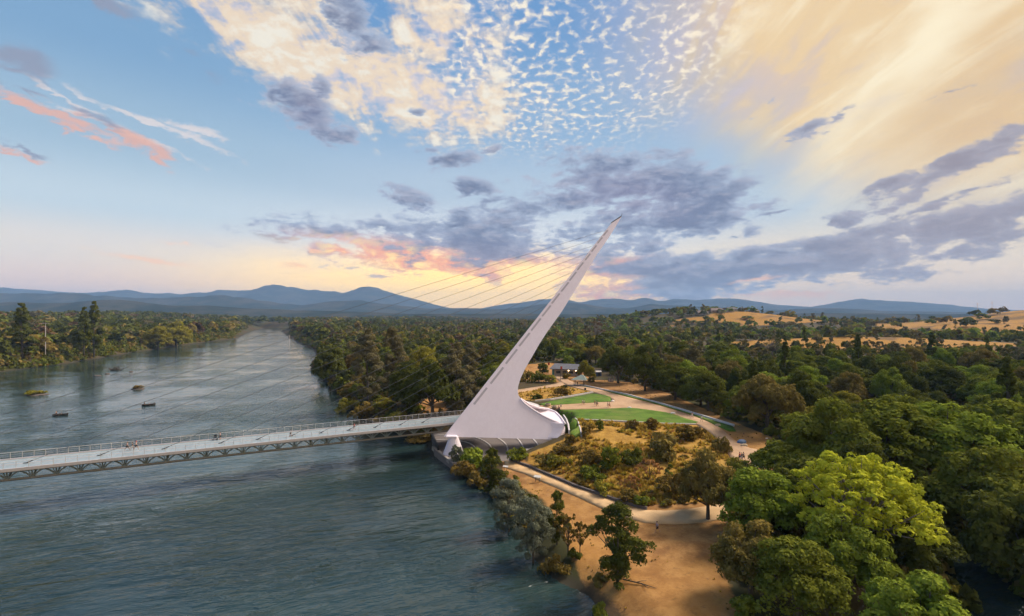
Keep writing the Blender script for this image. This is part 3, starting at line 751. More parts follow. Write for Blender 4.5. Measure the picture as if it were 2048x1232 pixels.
# truss under the deck: two side girders of fan-shaped frames on bottom tubes
fr = MB()
DEP = 2.0
for sg in (-1, 1):
    y0, y1 = sg*3.75, sg*3.45
    fr.tube([(0, y1, -DEP), (0, y0, -0.3)], 0.13, 6)
    for e in (-1, 1):
        fr.tube([(0, y1, -DEP), (e*0.75, y1+(y0-y1)*.55, -DEP*0.55), (e*1.72, y0, -0.42)], [0.17, 0.14, 0.16], 6)
        fr.tube([(0, y1, -DEP), (e*0.55, y0, -0.38)], 0.08, 5)
fr.tube([(0, -3.7, -0.5), (0, 3.7, -0.5)], 0.16, 6); fr.tube([(0, -3.45, -DEP), (0, 0, -0.55), (0, 3.45, -DEP)], 0.11, 6)
fme = fr.mesh('truss_frame'); fme.materials.append(M['truss'])
truss = MB()
for sg in (-1, 1): truss.tube([bp(S0, -7.15+sg*3.45, DZ-DEP-0.05), bp(S1-4, -7.15+sg*3.45, DZ-DEP-0.05)], 0.24, 8)
for sg in (-1, 1): truss.tube([bp(S0, -7.15+sg*3.8, DZ-0.45), bp(S1-4, -7.15+sg*3.8, DZ-0.45)], 0.15, 6)
tr = badd(truss, 'truss', M['chord'])
s = 14.0
while s > S0:
    o = link('truss_frame', fme, None, tr); o.location = bp(s, -7.15, DZ-0.02) - Vector(bridge.location); o.rotation_euler = (0, 0, math.atan2(BD.y, BD.x)); s -= 3.46
# --- cables
anch = [(-560, None)]*0
s_list = [-114, -103, -92, -81.3, -70.3, -59.6, -49.3, -42, -35, -28.6, -22.2, -15.8, -9.4, -3.5]
for (c_, L), s in zip(slot_c, s_list):
    k = ((c_ + fdir*L*0.8) - F0).dot(fdir); top = F0 + fdir*k + AWAY*0.12 - side*0.0
    a_ = bp(s, -7, DZ+0.05)
    d_ = (top-a_).normalized()
    cb = MB(); cb.tube([a_, top], 0.045, 6)
    co_ = badd(cb, 'cable', M['cable'])
    an = MB(); an.tube([a_ - d_*0.2, a_ + d_*1.6], [0.10, 0.07], 8); an.box(tuple(a_), (0.7, 0.5, 0.12), math.atan2(BD.y, BD.x))
    badd(an, 'cable_anchor', M['dark'], co_)

# ------------------------------------------------------------------ river plaza under the pylon
plz = PLAZA_XY
mb = MB(); n = len(plz)
mb.add([(x, y, 1.7) for x, y in plz] + [(x, y, -2.0) for x, y in plz], [tuple(range(n))[::-1] if False else tuple(range(n))] + [(i, (i+1)%n, n+(i+1)%n, n+i) for i in range(n)])
me = mb.mesh('river_plaza')
bm = bmesh.new(); bm.from_mesh(me); bmesh.ops.recalc_face_normals(bm, faces=bm.faces); bm.to_mesh(me); bm.free()
plaza = tag(link('river_plaza', me, M['plaza']), kind='structure')
for arc in ([(946,874),(960,878.5),(971,884),(979,890),(983,896),(984,905)], [(990,874),(1000,879),(1008,885),(1013,891),(1015.5,898),(1015,906)], [(1031,875),(1038,881),(1043,888),(1047,898)], [(1066,878),(1073,886),(1079,896)],
            [(918,882),(930,884),(941,888),(948,893),(952,898)], [(871,881),(882,880.5),(896,881)], [(865,871.5),(876,871),(889,871)], [(918,866),(935,868),(946,874)], [(960,866),(978,869),(990,874)]):
    mb = MB(); P_ = [gp(u, v_, 1.704) for u, v_ in arc]
    mb.wall(P_, 0.34, 0.16); mb.obj('paving_band', M['white'], plaza)
mb = MB(); mb.wall([gp(u, v_, 0.9) for u, v_ in [(866,899.5),(900,927),(955,934)]], 0.7, 0.95); mb.obj('parapet', M['conc'], plaza)
mb = MB(); e_ = [gp(u, v_, 1.9) for u, v_ in [(863,868),(870,884),(877,900)]]
mb.tube([(x, y, z+1.0) for x, y, z in e_], 0.06, 6); mb.tube([(x, y, z+0.5) for x, y, z in e_], 0.04, 6)
for x, y, z in e_: mb.tube([(x, y, 1.7), (x, y, z+1.05)], 0.06, 6)
mb.wall([(x, y, 1.7) for x, y, z in e_], 0.5, 0.5)
mb.obj('water_railing', M['dark'], plaza)
# white wing walls of the pylon's rear foot
wingw = MB()
wingw.wall([onface(1127.5, 851) + Vector((0.15, 0.2, -0.2)), onface(1124, 862), onface(1119.5, 874), Vector(gp(1116, 887, 4.2)), Vector(gp(1110, 893, 3.6))], 0.5, -2.6)
wing = tag(wingw.obj('wing_wall', M['pylon']), 'white end wall curving down from the rear foot of the pylon', 'wall')
lw = MB(); P_ = [Vector(gp(u, v_, 1.7)) for u, v_ in [(1118,885),(1105,897),(1080,903.5),(1052,910.5),(1034,916)]]
lw.wall(P_, 0.5, 1.5)
tag(lw.obj('low_wall', M['white']), 'low white wall along the slope edge of the dark plaza', 'wall')
ow = MB(); P_ = [Vector(gp(u, v_, 7.0)) for u, v_ in [(1127,836),(1133,845),(1137,856),(1138.5,868),(1136,880)]]
ow.wall(P_[:4], 0.35, 1.0); tag(ow.obj('curved_wall', M['white']), 'short curved white wall between pylon base and lawn', 'wall')

# ------------------------------------------------------------------ lawns, paths and low walls of the park
def sheet(name, pts, dz, mat, spacing=1.3, world_pts=False):
    """a sheet laid over the ground inside an outline"""
    P_ = np.array(pts) if world_pts else pxpoly(pts)
    out = []
    for i in range(len(P_)):                                       # resample the outline
        a, b = P_[i-1], P_[i]; n = max(1, int(np.hypot(*(b-a))/spacing))
        for k in range(n): out.append(a + (b-a)*k/n)
    out = np.array(out); nb = len(out)
    lo, hi = out.min(0), out.max(0)
    X, Y = np.meshgrid(np.arange(lo[0], hi[0], spacing), np.arange(lo[1], hi[1], spacing)); G = np.stack([X.ravel(), Y.ravel()], -1)
    G = G[sdist(G, out) < -spacing*0.45]
    allp = np.vstack([out, G])
    vs, es, fs, *_ = mgeo.delaunay_2d_cdt([Vector(q) for q in allp], [(i, (i+1) % nb) for i in range(nb)], [], 1, 1e-4)
    V2 = np.array([tuple(q) for q in vs]); Z2 = height(V2[:,0], V2[:,1]) + dz
    nb0 = len(V2)
    faces = [tuple(q) for q in fs]
    # skirt so that the sheet has a real edge
    edge = {}
    for q in faces:
        for a, b in zip(q, q[1:] + q[:1]): edge[(a, b)] = edge.get((a, b), 0) + 1
    bd = [(a, b) for a, b in edge if (b, a) not in edge]
    verts = [(*V2[i], Z2[i]) for i in range(nb0)] + [(*V2[i], Z2[i]-0.25) for i in range(nb0)]
    faces += [(b, a, a+nb0, b+nb0) for a, b in bd]
    me = pymesh(name, verts, faces, True); me.materials.append(mat)
    bm = bmesh.new(); bm.from_mesh(me); bmesh.ops.recalc_face_normals(bm, faces=bm.faces)
    bmesh.ops.delete(bm, geom=[q for q in bm.verts if not q.link_faces], context='VERTS'); bm.to_mesh(me); bm.free()
    if sum(q.normal.z for q in me.polygons) < 0: me.flip_normals()
    return tag(link(name, me), kind='structure')
m, p, t = material('mown_lawn'); v = wpos(); n1 = noise(v, 0.25, 4); n2 = noise(v, 6.0, 4, 0.7)
c = mixc(smooth(n1*0.6 + n2*0.4, 0.35, 0.65), (0.055, 0.110, 0.008), (0.115, 0.195, 0.018)); c = mixc(smooth(noise(v, 0.14, 4), .50, .66)*.5, c, (0.17, 0.19, 0.04))
t.links.new(c.k, p.inputs['Base Color']); p.inputs['Roughness'].default_value = 0.9; p.inputs['Specular IOR Level'].default_value = 0.2; bump(n2, 0.8, 0.06, p); M['lawn'] = m
m, p, t = material('tan_path'); v = wpos(); n1 = noise(v, 0.3, 5); n2 = noise(v, 4.0, 5, 0.7)
c = mixc(smooth(n1*0.6 + n2*0.4, 0.32, 0.68), (0.38, 0.235, 0.13), (0.50, 0.33, 0.195)); t.links.new(c.k, p.inputs['Base Color']); p.inputs['Roughness'].default_value = 0.9; p.inputs['Specular IOR Level'].default_value = 0.2; bump(n2, 0.4, 0.02, p); M['path'] = m
m, p, t = material('sandy_path'); v = wpos(); n1 = noise(v, 0.4, 5); n2 = noise(v, 5.0, 5, 0.7)
c = mixc(smooth(n1*0.6 + n2*0.4, 0.32, 0.68), (0.50, 0.315, 0.15), (0.62, 0.415, 0.215)); t.links.new(c.k, p.inputs['Base Color']); p.inputs['Roughness'].default_value = 0.9; p.inputs['Specular IOR Level'].default_value = 0.2; bump(n2, 0.4, 0.02, p); M['sandy'] = m
UP = [(1072,819),(1078,812),(1090,810),(1222,804),(1225,799),(1205,790),(1180,783),(1150,776),(1128,768),(1112,757),(1104,744),(1110,735),(1122,737),(1128,752),(1140,762),(1160,769),(1200,780),(1300,806.5),(1390,833.5),(1420,846),(1440,856),(1462,875),(1480,888),(1500,897),(1530,903),(1565,905),(1600,906),(1600,932),(1570,922),(1545,916),(1525,918),(1512,928),(1515,950),(1490,965),(1472,935),(1455,905),(1438,880),(1415,862),(1392,849),(1345,830),(1278,819),(1250,817),(1120,828)]
LAWN_A = [(1118,827),(1200,819),(1255,816.5),(1278,818),(1330,825),(1348,829.5),(1372,838),(1397,845),(1388,848.5),(1330,847.5),(1240,842.5),(1170,841.5),(1152,839),(1156,848),(1159,858),(1160,874),(1141,880),(1140,862),(1134,844)]
LAWN_B = [(1078,809),(1100,803),(1140,796),(1185,787.5),(1210,791),(1221,795),(1222,803),(1180,806.5),(1120,810),(1088,812.5)]
LAWN_C = [(1165,773),(1180,774),(1240,788),(1300,803),(1380,827),(1440,846),(1465,853),(1472,863),(1458,863),(1436,853),(1415,843),(1388,831.5),(1300,804.5),(1240,790),(1200,779)]
LOWP = [(1008,921),(1020,922),(1060,937.5),(1105,957),(1150,976),(1190,990),(1230,1004),(1270,1016),(1295,1022),(1330,1023),(1370,1020),(1420,1013),(1480,1005),(1485,1030),(1440,1040),(1400,1046),(1350,1049),(1320,1048),(1290,1046),(1255,1036),(1220,1024),(1180,1006),(1130,983),(1090,966),(1050,948),(1010,935)]
SIDE = [(1020,782),(1080,773),(1110,768),(1128,760),(1140,766),(1122,772),(1085,777),(1030,787)]
paths = [sheet('upper_path', UP, 0.12, M['path']), sheet('side_path', SIDE, 0.10, M['path']), sheet('riverside_path', LOWP, 0.17, M['sandy'])]
sheet('large_lawn', LAWN_A, 0.18, M['lawn']); sheet('upper_lawn', LAWN_B, 0.18, M['lawn']); sheet('lawn_strip', LAWN_C, 0.18, M['lawn'])
def gwall(name, pts, th, h, mat, label, z0=-0.15):
    P_ = []
    W = [tuple(q) for q in ground_many(pts)]
    for a, b in zip(W, W[1:]):
        n = max(1, int(math.dist(a[:2], b[:2])/3))
        for k in range(n): P_.append((a[0]+(b[0]-a[0])*k/n, a[1]+(b[1]-a[1])*k/n))
    P_.append(W[-1][:2])
    zz = height(np.array([q[0] for q in P_]), np.array([q[1] for q in P_]))
    mb = MB(); mb.wall([(q[0], q[1], z+z0) for q, z in zip(P_, zz)], th, h-z0)
    return tag(mb.obj(name, mat), label, 'wall')
gwall('low_wall', [(1164,771.5),(1200,779),(1260,792),(1330,811),(1400,832),(1468,853)], 0.45, 0.55, M['white'], 'long low white wall dividing the green lawn strip from the dirt field')
gwall('low_wall', [(1070,803.5),(1100,800.5),(1140,794),(1186,785.5)], 0.4, 0.5, M['white'], 'low white wall along the back of the smaller lawn')
gwall('low_wall', [(1150.5,838),(1156,847),(1160.5,858),(1162.5,868),(1163,874)], 0.28, 0.32, M['white'], 'short curved white wall at the end of the lawn below the pylon')
gwall('low_wall', [(1165,840.5),(1240,843.5),(1330,848.5),(1392,849.5)], 0.35, 0.35, M['white'], 'thin white kerb wall between the large lawn and the golden grass slope')
gwall('retaining_wall', [(1020,920.5),(1060,935.5),(1105,955),(1150,974),(1190,988),(1230,1002),(1270,1014),(1294,1020)], 0.4, 0.55, plain('dark_kerb', (0.12, 0.10, 0.09), 0.9, 0.3, 1.0, world_=True), 'dark low retaining wall beside the sandy riverside path')
gwall('planter_wall', [(1050,806),(1060,808),(1072,812),(1076,815)], 1.2, 0.5, M['white'], 'pale stone ledge behind the neck of the pylon')

# ------------------------------------------------------------------ vegetation
def leafmat(name, a, b, c2=None, trans=0.25):
    m = bpy.data.materials.new(name); m.use_nodes = True; t = m.node_tree; S.nt = t
    t.nodes.remove(t.nodes['Principled BSDF'])
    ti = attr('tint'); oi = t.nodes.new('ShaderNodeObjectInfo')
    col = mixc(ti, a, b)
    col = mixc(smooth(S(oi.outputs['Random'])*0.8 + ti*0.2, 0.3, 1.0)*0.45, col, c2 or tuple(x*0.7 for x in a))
    d = t.nodes.new('ShaderNodeBsdfDiffuse'); tr = t.nodes.new('ShaderNodeBsdfTranslucent'); mx = t.nodes.new('ShaderNodeMixShader')
    mx.inputs[0].default_value = trans
    t.links.new(col.k, d.inputs[0]); t.links.new(col.k, tr.inputs[0]); t.links.new(d.outputs[0], mx.inputs[1]); t.links.new(tr.outputs[0], mx.inputs[2])
    t.links.new(mx.outputs[0], t.nodes['Material Output'].inputs['Surface'])
    return m
LM = {
 'dark': leafmat('leaf_dark_green', (0.055, 0.066, 0.013), (0.148, 0.154, 0.026), (0.055, 0.066, 0.018)),
 'mid': leafmat('leaf_mid_green', (0.082, 0.108, 0.016), (0.218, 0.231, 0.030), (0.129, 0.129, 0.020)),
 'fresh': leafmat('leaf_fresh_green', (0.104, 0.160, 0.017), (0.287, 0.339, 0.042), (0.162, 0.178, 0.024)),
 'olive': leafmat('leaf_olive', (0.116, 0.096, 0.023), (0.297, 0.218, 0.058), (0.155, 0.124, 0.038)),
 'grey': leafmat('leaf_grey_green', (0.098, 0.090, 0.039), (0.248, 0.208, 0.103), (0.142, 0.127, 0.066)),
 'lime': leafmat('leaf_lime', (0.225, 0.269, 0.020), (0.671, 0.660, 0.057), (0.488, 0.392, 0.037), 0.35),
 'silver': leafmat('leaf_silver', (0.087, 0.101, 0.063), (0.232, 0.243, 0.161), (0.131, 0.135, 0.092)),
 'yellow': leafmat('leaf_yellow_green', (0.142, 0.143, 0.017), (0.354, 0.303, 0.042), (0.195, 0.159, 0.024)),
 'rust': leafmat('leaf_rust', (0.105, 0.070, 0.016), (0.265, 0.180, 0.045), (0.110, 0.095, 0.024)),
 'orange': leafmat('leaf_dry_orange', (0.261, 0.128, 0.040), (0.609, 0.324, 0.115), (0.334, 0.162, 0.046)),
 'brown': leafmat('leaf_brown', (0.087, 0.051, 0.025), (0.189, 0.121, 0.060), (0.102, 0.068, 0.034)),
 'gold': leafmat('leaf_gold_grass', (0.348, 0.179, 0.025), (0.620, 0.470, 0.089), (0.487, 0.259, 0.037)),
}
M['bark'] = plain('bark', (0.10, 0.08, 0.06), 0.95, 0.35, 5.0)
M['barkg'] = plain('pale_bark', (0.22, 0.19, 0.16), 0.95, 0.3, 5.0)
def unit(n, rng):
    v = rng.normal(size=(n, 3)); return v/np.linalg.norm(v, axis=1, keepdims=True)
def leaf_quads(c, nrm, size, rng, aspect=1.6):
    """rhombic leaves at c with normals nrm"""
    n = len(c); a = np.cross(nrm, unit(n, rng)); a /= np.linalg.norm(a, axis=1, keepdims=True)+1e-9; b = np.cross(nrm, a)
    s = (size*(0.65 + 0.7*rng.random(n)))[:, None] if np.ndim(size) == 0 else (np.asarray(size)*(0.65 + 0.7*rng.random(n)))[:, None]
    v = np.stack([c - a*s*aspect/2, c - b*s/2 + nrm*s*0.10, c + a*s*aspect/2, c + b*s/2 + nrm*s*0.10], 1)
    return v.reshape(-1, 3), np.arange(4*n).reshape(n, 4)
def clumps(kind, H, W, n, rng):
    """centres and radii of the leaf clumps of a crown"""
    C, Rr = [], []
    while len(C) < n:
        if kind == 'dome':
            d = unit(1, rng)[0]; d[2] = abs(d[2])*1.25 - 0.55; r = 0.45 + 0.5*rng.random()**0.6
            p_ = np.array([d[0]*W/2*r, d[1]*W/2*r, H*0.50 + d[2]*H*0.56*r]); rad = W*(0.085 + 0.075*rng.random())
        elif kind == 'cone':
            k = rng.random()**0.75; z = H*(0.12 + 0.86*k); w = W/2*(1-k)**0.8*(0.5 + 0.5*rng.random()); a = rng.random()*6.283
            p_ = np.array([math.cos(a)*w, math.sin(a)*w, z]); rad = W*(0.07 + 0.13*(1-k))
        elif kind == 'column':
            k = rng.random(); z = H*(0.14 + 0.82*k); w = W/2*(math.sin(math.pi*min(1, 0.16+0.84*k))**0.6)*rng.random()**0.5*0.85; a = rng.random()*6.283
            p_ = np.array([math.cos(a)*w, math.sin(a)*w, z]); rad = W*(0.10 + 0.07*rng.random())
        elif kind == 'open':
            d = unit(1, rng)[0]; d[2] = abs(d[2])*1.15 - 0.32; r = 0.50 + 0.52*rng.random()**0.7
            p_ = np.array([d[0]*W/2*r, d[1]*W/2*r, H*0.50 + d[2]*H*0.47*r]); rad = W*(0.028 + 0.032*rng.random())
        elif kind == 'gappy':
            d = unit(1, rng)[0]; r = 0.35 + 0.65*rng.random(); k = int(rng.random()*10)
            ctr = np.array([(0,0,.86),(.12,.05,.72),(.30,.1,.62),(-.10,-.1,.66),(-.30,-.1,.52),(.05,-.12,.48),(.28,-.2,.38),(-.16,.2,.36),(.04,0,.26),(0,.05,.14)][k])
            p_ = np.array([ctr[0]*W + d[0]*W*.19*r, ctr[1]*W + d[1]*W*.19*r, H*ctr[2] + d[2]*H*.12*r]); rad = W*(0.065 + 0.055*rng.random())
        else:                                            # mound
            d = unit(1, rng)[0]; d[2] = abs(d[2]); r = 0.4 + 0.6*rng.random()
            p_ = np.array([d[0]*W/2*r*.85, d[1]*W/2*r*.85, H*0.12 + d[2]*H*0.72*r]); rad = W*(0.12 + 0.09*rng.random())
        C.append(p_); Rr.append(rad)
    return np.array(C), np.array(Rr)
def crown(kind, H, W, n_cl, n_leaf, leaf, seed, up=0.35, jit=0.75, squash=0.8):
    rng = np.random.default_rng(seed); C, Rr = clumps(kind, H, W, n_cl, rng)
    w = Rr**2/np.sum(Rr**2); cid = rng.choice(n_cl, n_leaf, p=w)
    d = unit(n_leaf, rng); d[:, 2] = np.where(d[:, 2] < -0.35, -d[:, 2]*0.8, d[:, 2])
    rr = Rr[cid]*(0.62 + 0.45*rng.random(n_leaf)**0.7)
    c = C[cid] + d*rr[:, None]*np.array([1, 1, squash])
    c += (vnoise(c[:, 0]*1.3+50, c[:, 2]*1.3+c[:, 1], seed)-0.5)[:, None]*d*0.5*Rr.mean()
    nr = d + jit*unit(n_leaf, rng) + np.array([0, 0, up]); nr /= np.linalg.norm(nr, axis=1, keepdims=True)
    v, q = leaf_quads(c, nr, leaf*(0.6 + 0.9*rng.random(n_leaf)**2), rng)
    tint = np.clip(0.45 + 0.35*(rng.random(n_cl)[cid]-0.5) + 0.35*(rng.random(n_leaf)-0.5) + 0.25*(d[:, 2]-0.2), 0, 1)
    return v, q, tint, C
def trunkmesh(name, H, W, C, seed, r0, mat, limbs=9, zl=0.25):
    rng = np.random.default_rng(seed); mb = MB()
    lean = rng.normal(size=2)*W*0.03; top = H*0.62
    pts = [(lean[0]*k*k, lean[1]*k*k, -0.4 + (top+0.4)*k) for k in np.linspace(0, 1, 5)]
    mb.tube(pts, [r0*1.25, r0, r0*0.8, r0*0.55, r0*0.25], 7)
    for c_ in C[rng.choice(len(C), min(limbs, len(C)), replace=False)]:
        k = zl + (0.75-zl)*rng.random()*min(1, c_[2]/H + .1); s = (lean[0]*k*k, lean[1]*k*k, top*k); 
        mid = ((s[0]*0.45 + c_[0]*0.55), (s[1]*0.45 + c_[1]*0.55), s[2]*0.55 + c_[2]*0.45 + H*0.02)
        mb.tube([s, mid, tuple(c_)], [r0*0.42, r0*0.26, r0*0.07], 5)
    me = mb.mesh(name, True); me.materials.append(mat); return me
PROTO = {}
def proto(key, kind, H, W, n_cl, n_leaf, leaf, seed, lm, r0=0.25, bark='bark', limbs=9, **kw):
    v, q, ti, C = crown(kind, H, W, n_cl, n_leaf, leaf, seed, **kw)
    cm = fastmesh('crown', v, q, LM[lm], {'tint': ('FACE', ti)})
    PROTO[key] = (cm, trunkmesh('trunk', H, W, C, seed+1, r0, M[bark], limbs), H, W)
proto('oak1', 'dome', 11, 12, 60, 17000, 0.29, 1, 'dark', 0.36)
proto('oak2', 'dome', 12, 11, 70, 17000, 0.28, 2, 'dark', 0.34)
proto('oak3', 'dome', 10, 12.5, 48, 16000, 0.30, 3, 'dark', 0.36)
proto('oak4', 'dome', 13, 11, 90, 18000, 0.27, 4, 'dark', 0.34)
proto('pine1', 'column', 18, 8, 60, 13000, 0.28, 5, 'grey', 0.26, limbs=14, jit=0.8)
proto('pine2', 'column', 16, 7, 46, 11000, 0.28, 6, 'grey', 0.24, limbs=14, jit=0.8)
proto('lime', 'open', 14, 15, 330, 17000, 0.27, 7, 'lime', 0.34, 'barkg', limbs=70, jit=0.7)
proto('gap', 'gappy', 12, 9.5, 95, 15000, 0.22, 8, 'dark', 0.24, limbs=16)
proto('willow', 'column', 8, 6, 46, 13000, 0.15, 9, 'silver', 0.14, limbs=10, up=0.6, jit=0.6)
proto('conifer', 'cone', 18, 7, 44, 5000, 0.45, 10, 'dark', 0.22)
proto('thin', 'open', 6, 4, 40, 1500, 0.22, 11, 'rust', 0.10, limbs=26)
proto('bare', 'open', 11, 9, 60, 1500, 0.22, 12, 'brown', 0.26, 'barkg', limbs=60)
proto('shrub1', 'mound', 2.2, 3.4, 14, 1300, 0.22, 13, 'rust', 0.07, limbs=4)
proto('shrub2', 'mound', 2.6, 3.0, 18, 1500, 0.20, 14, 'rust', 0.07, limbs=4)
proto('shrub3', 'mound', 1.6, 3.2, 10, 1100, 0.22, 15, 'rust', 0.07, limbs=4)
proto('flower', 'open', 2.6, 3.6, 26, 1300, 0.18, 16, 'orange', 0.06, limbs=14)
TREES = []
def plant(key, lm, x, y, z, h, w, label, name, cat, group=None, rz=None):
    cm, tm, H, W = PROTO[key]
    root = empty(name, (x, y, z), random.random()*6.283 if rz is None else rz)
    root.scale = (w/W, w/W, h/H)
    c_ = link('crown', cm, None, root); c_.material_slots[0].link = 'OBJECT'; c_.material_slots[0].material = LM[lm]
    link('trunk', tm, None, root)
    tag(root, label, cat, group); TREES.append((x, y, w)); return root
def plant_px(key, lm, u, v_, hp, wp, label, name='tree', cat='tree', group=None, guess=5.0):
    x, y, z = (float(q) for q in GPOS[(u, v_)])
    return plant(key, lm, x, y, z-0.1, hp*y/F, wp*y/F, label, name, cat, group)
HAND = [
 ('gap','dark',1235,1172,172,135,'dark leafy oak standing alone on the sandy dirt near the water','oak_tree'),
 ('willow','silver',1066,1128,138,84,'silvery willow leaning over the water edge','willow_tree'),
 ('willow','silver',1018,1066,112,80,'grey-green willow at the water edge below the riverside path','willow_tree'),
 ('gap','dark',1114,1088,112,56,'narrow dark tree beside the silvery willow','tree'),
 ('thin','rust',1136,1112,100,62,'thin brownish sapling between the willow and the lone oak','sapling'),
 ('thin','rust',1160,1105,72,40,'small sparse sapling left of the lone oak','sapling'),
 ('gap','dark',984,984,92,58,'small dark tree between the plaza and the willows','tree'),
 ('oak1','olive',1416,1040,142,118,'round olive-green tree at the end of the riverside path','oak_tree'),
 ('oak4','fresh',1520,1080,158,150,'bright green bushy tree behind the round olive tree','tree'),
 ('lime','lime',1712,1122,236,262,'tall lime-green cottonwood, brightest crown of the picture','cottonwood_tree'),
 ('oak2','olive',1500,1190,165,135,'dense olive tree beside the right edge of the dirt clearing','tree'),
 ('oak4','mid',1592,1248,190,178,'large mid green tree at the bottom edge right of the dirt','tree'),
 ('oak2','fresh',1690,1190,170,165,'green tree below the lime-green cottonwood','tree'),
 ('oak3','dark',1810,1130,120,180,'low dark tree right of the lime-green cottonwood trunk','tree'),
 ('oak2','fresh',1842,1335,200,205,'fresh green tree at the bottom right beside the dark creek','tree'),
 ('oak1','mid',1975,1075,185,210,'wide green tree above the dark creek','tree'),
 ('oak3','dark',2075,1190,230,240,'dark tree at the right edge over the creek','tree'),
 ('oak1','mid',1660,960,170,185,'spreading green oak right of the park gate','oak_tree'),
 ('oak4','mid',1780,955,165,190,'green oak behind the lime-green cottonwood','oak_tree'),
 ('oak2','fresh',1905,965,170,210,'broad green oak in the middle of the right grove','oak_tree'),
 ('oak3','mid',2030,950,160,200,'green oak at the right edge of the grove','oak_tree'),
 ('oak3','olive',1535,862,122,125,'rounded olive oak at the corner of the dirt field','oak_tree'),
 ('oak4','dark',1416,822,84,74,'grey-green young oak standing free at the dirt field edge','oak_tree'),
 ('oak2','dark',1350,800,82,78,'dark oak left of the free-standing young oak','oak_tree'),
 ('oak1','dark',1290,782,98,68,'tall dark oak at the back of the dirt field','oak_tree'),
 ('oak3','dark',1236,766,82,80,'broad black-green oak behind the utility cabinet','oak_tree'),
 ('pine1','grey',736,806,152,64,'tall grey-green pine in the grove seen through the cables','pine_tree'),
 ('pine2','grey',785,792,140,52,'slender grey-green pine right of the tall pine in the grove','pine_tree'),
 ('pine1','grey',912,832,150,68,'tall grey pine nearest the pylon in the left grove','pine_tree'),
 ('pine2','grey',945,815,120,50,'shorter grey pine next to the pine nearest the pylon','pine_tree'),
 ('oak1','dark',865,836,118,112,'big dark oak in the grove left of the pylon','oak_tree'),
 ('oak2','dark',820,822,110,90,'dark oak behind the riverbank brush left of the pylon','oak_tree'),
 ('oak4','yellow',845,775,90,64,'yellowish oak crown in the middle of the left grove','oak_tree'),
 ('oak2','dark',660,775,90,62,'dark tree leaning over the water at the point of the right bank','tree'),
 ('conifer','dark',188,712,112,38,'tall pointed conifer rising over the left bank','conifer_tree'),
 ('conifer','dark',44,716,112,46,'pointed conifer near the left edge of the far bank','conifer_tree'),
 ('conifer','dark',168,708,96,30,'smaller conifer left of the tallest one on the left bank','conifer_tree'),
 ('oak4','yellow',316,700,52,48,'yellow-green tree at the water on the left bank, left one','tree'),
 ('oak1','yellow',352,697,56,52,'yellow-green tree at the water on the left bank, right one','tree'),
 ('bare','brown',1195,690,58,52,'leafless grey tree standing in the forest right of the pylon','tree'),
 ('bare','grey',1545,712,44,50,'pale grey tree on the right of the mid forest','tree'),
 ('oak4','yellow',1168,757,40,24,'yellow-green young tree beside the shelter','tree'),
 ('oak4','yellow',1180,762,34,22,'second yellow-green young tree, nearer the dark oaks','tree'),
 ('oak4','fresh',1138,736,28,22,'small green tree behind the grey-roofed building','tree'),
]
GPOS = dict(zip([(h[2], h[3]) for h in HAND], ground_many([(h[2], h[3]) for h in HAND], 5.0)))
for h in HAND: plant_px(*h[:6], h[6], h[7], 'tree')
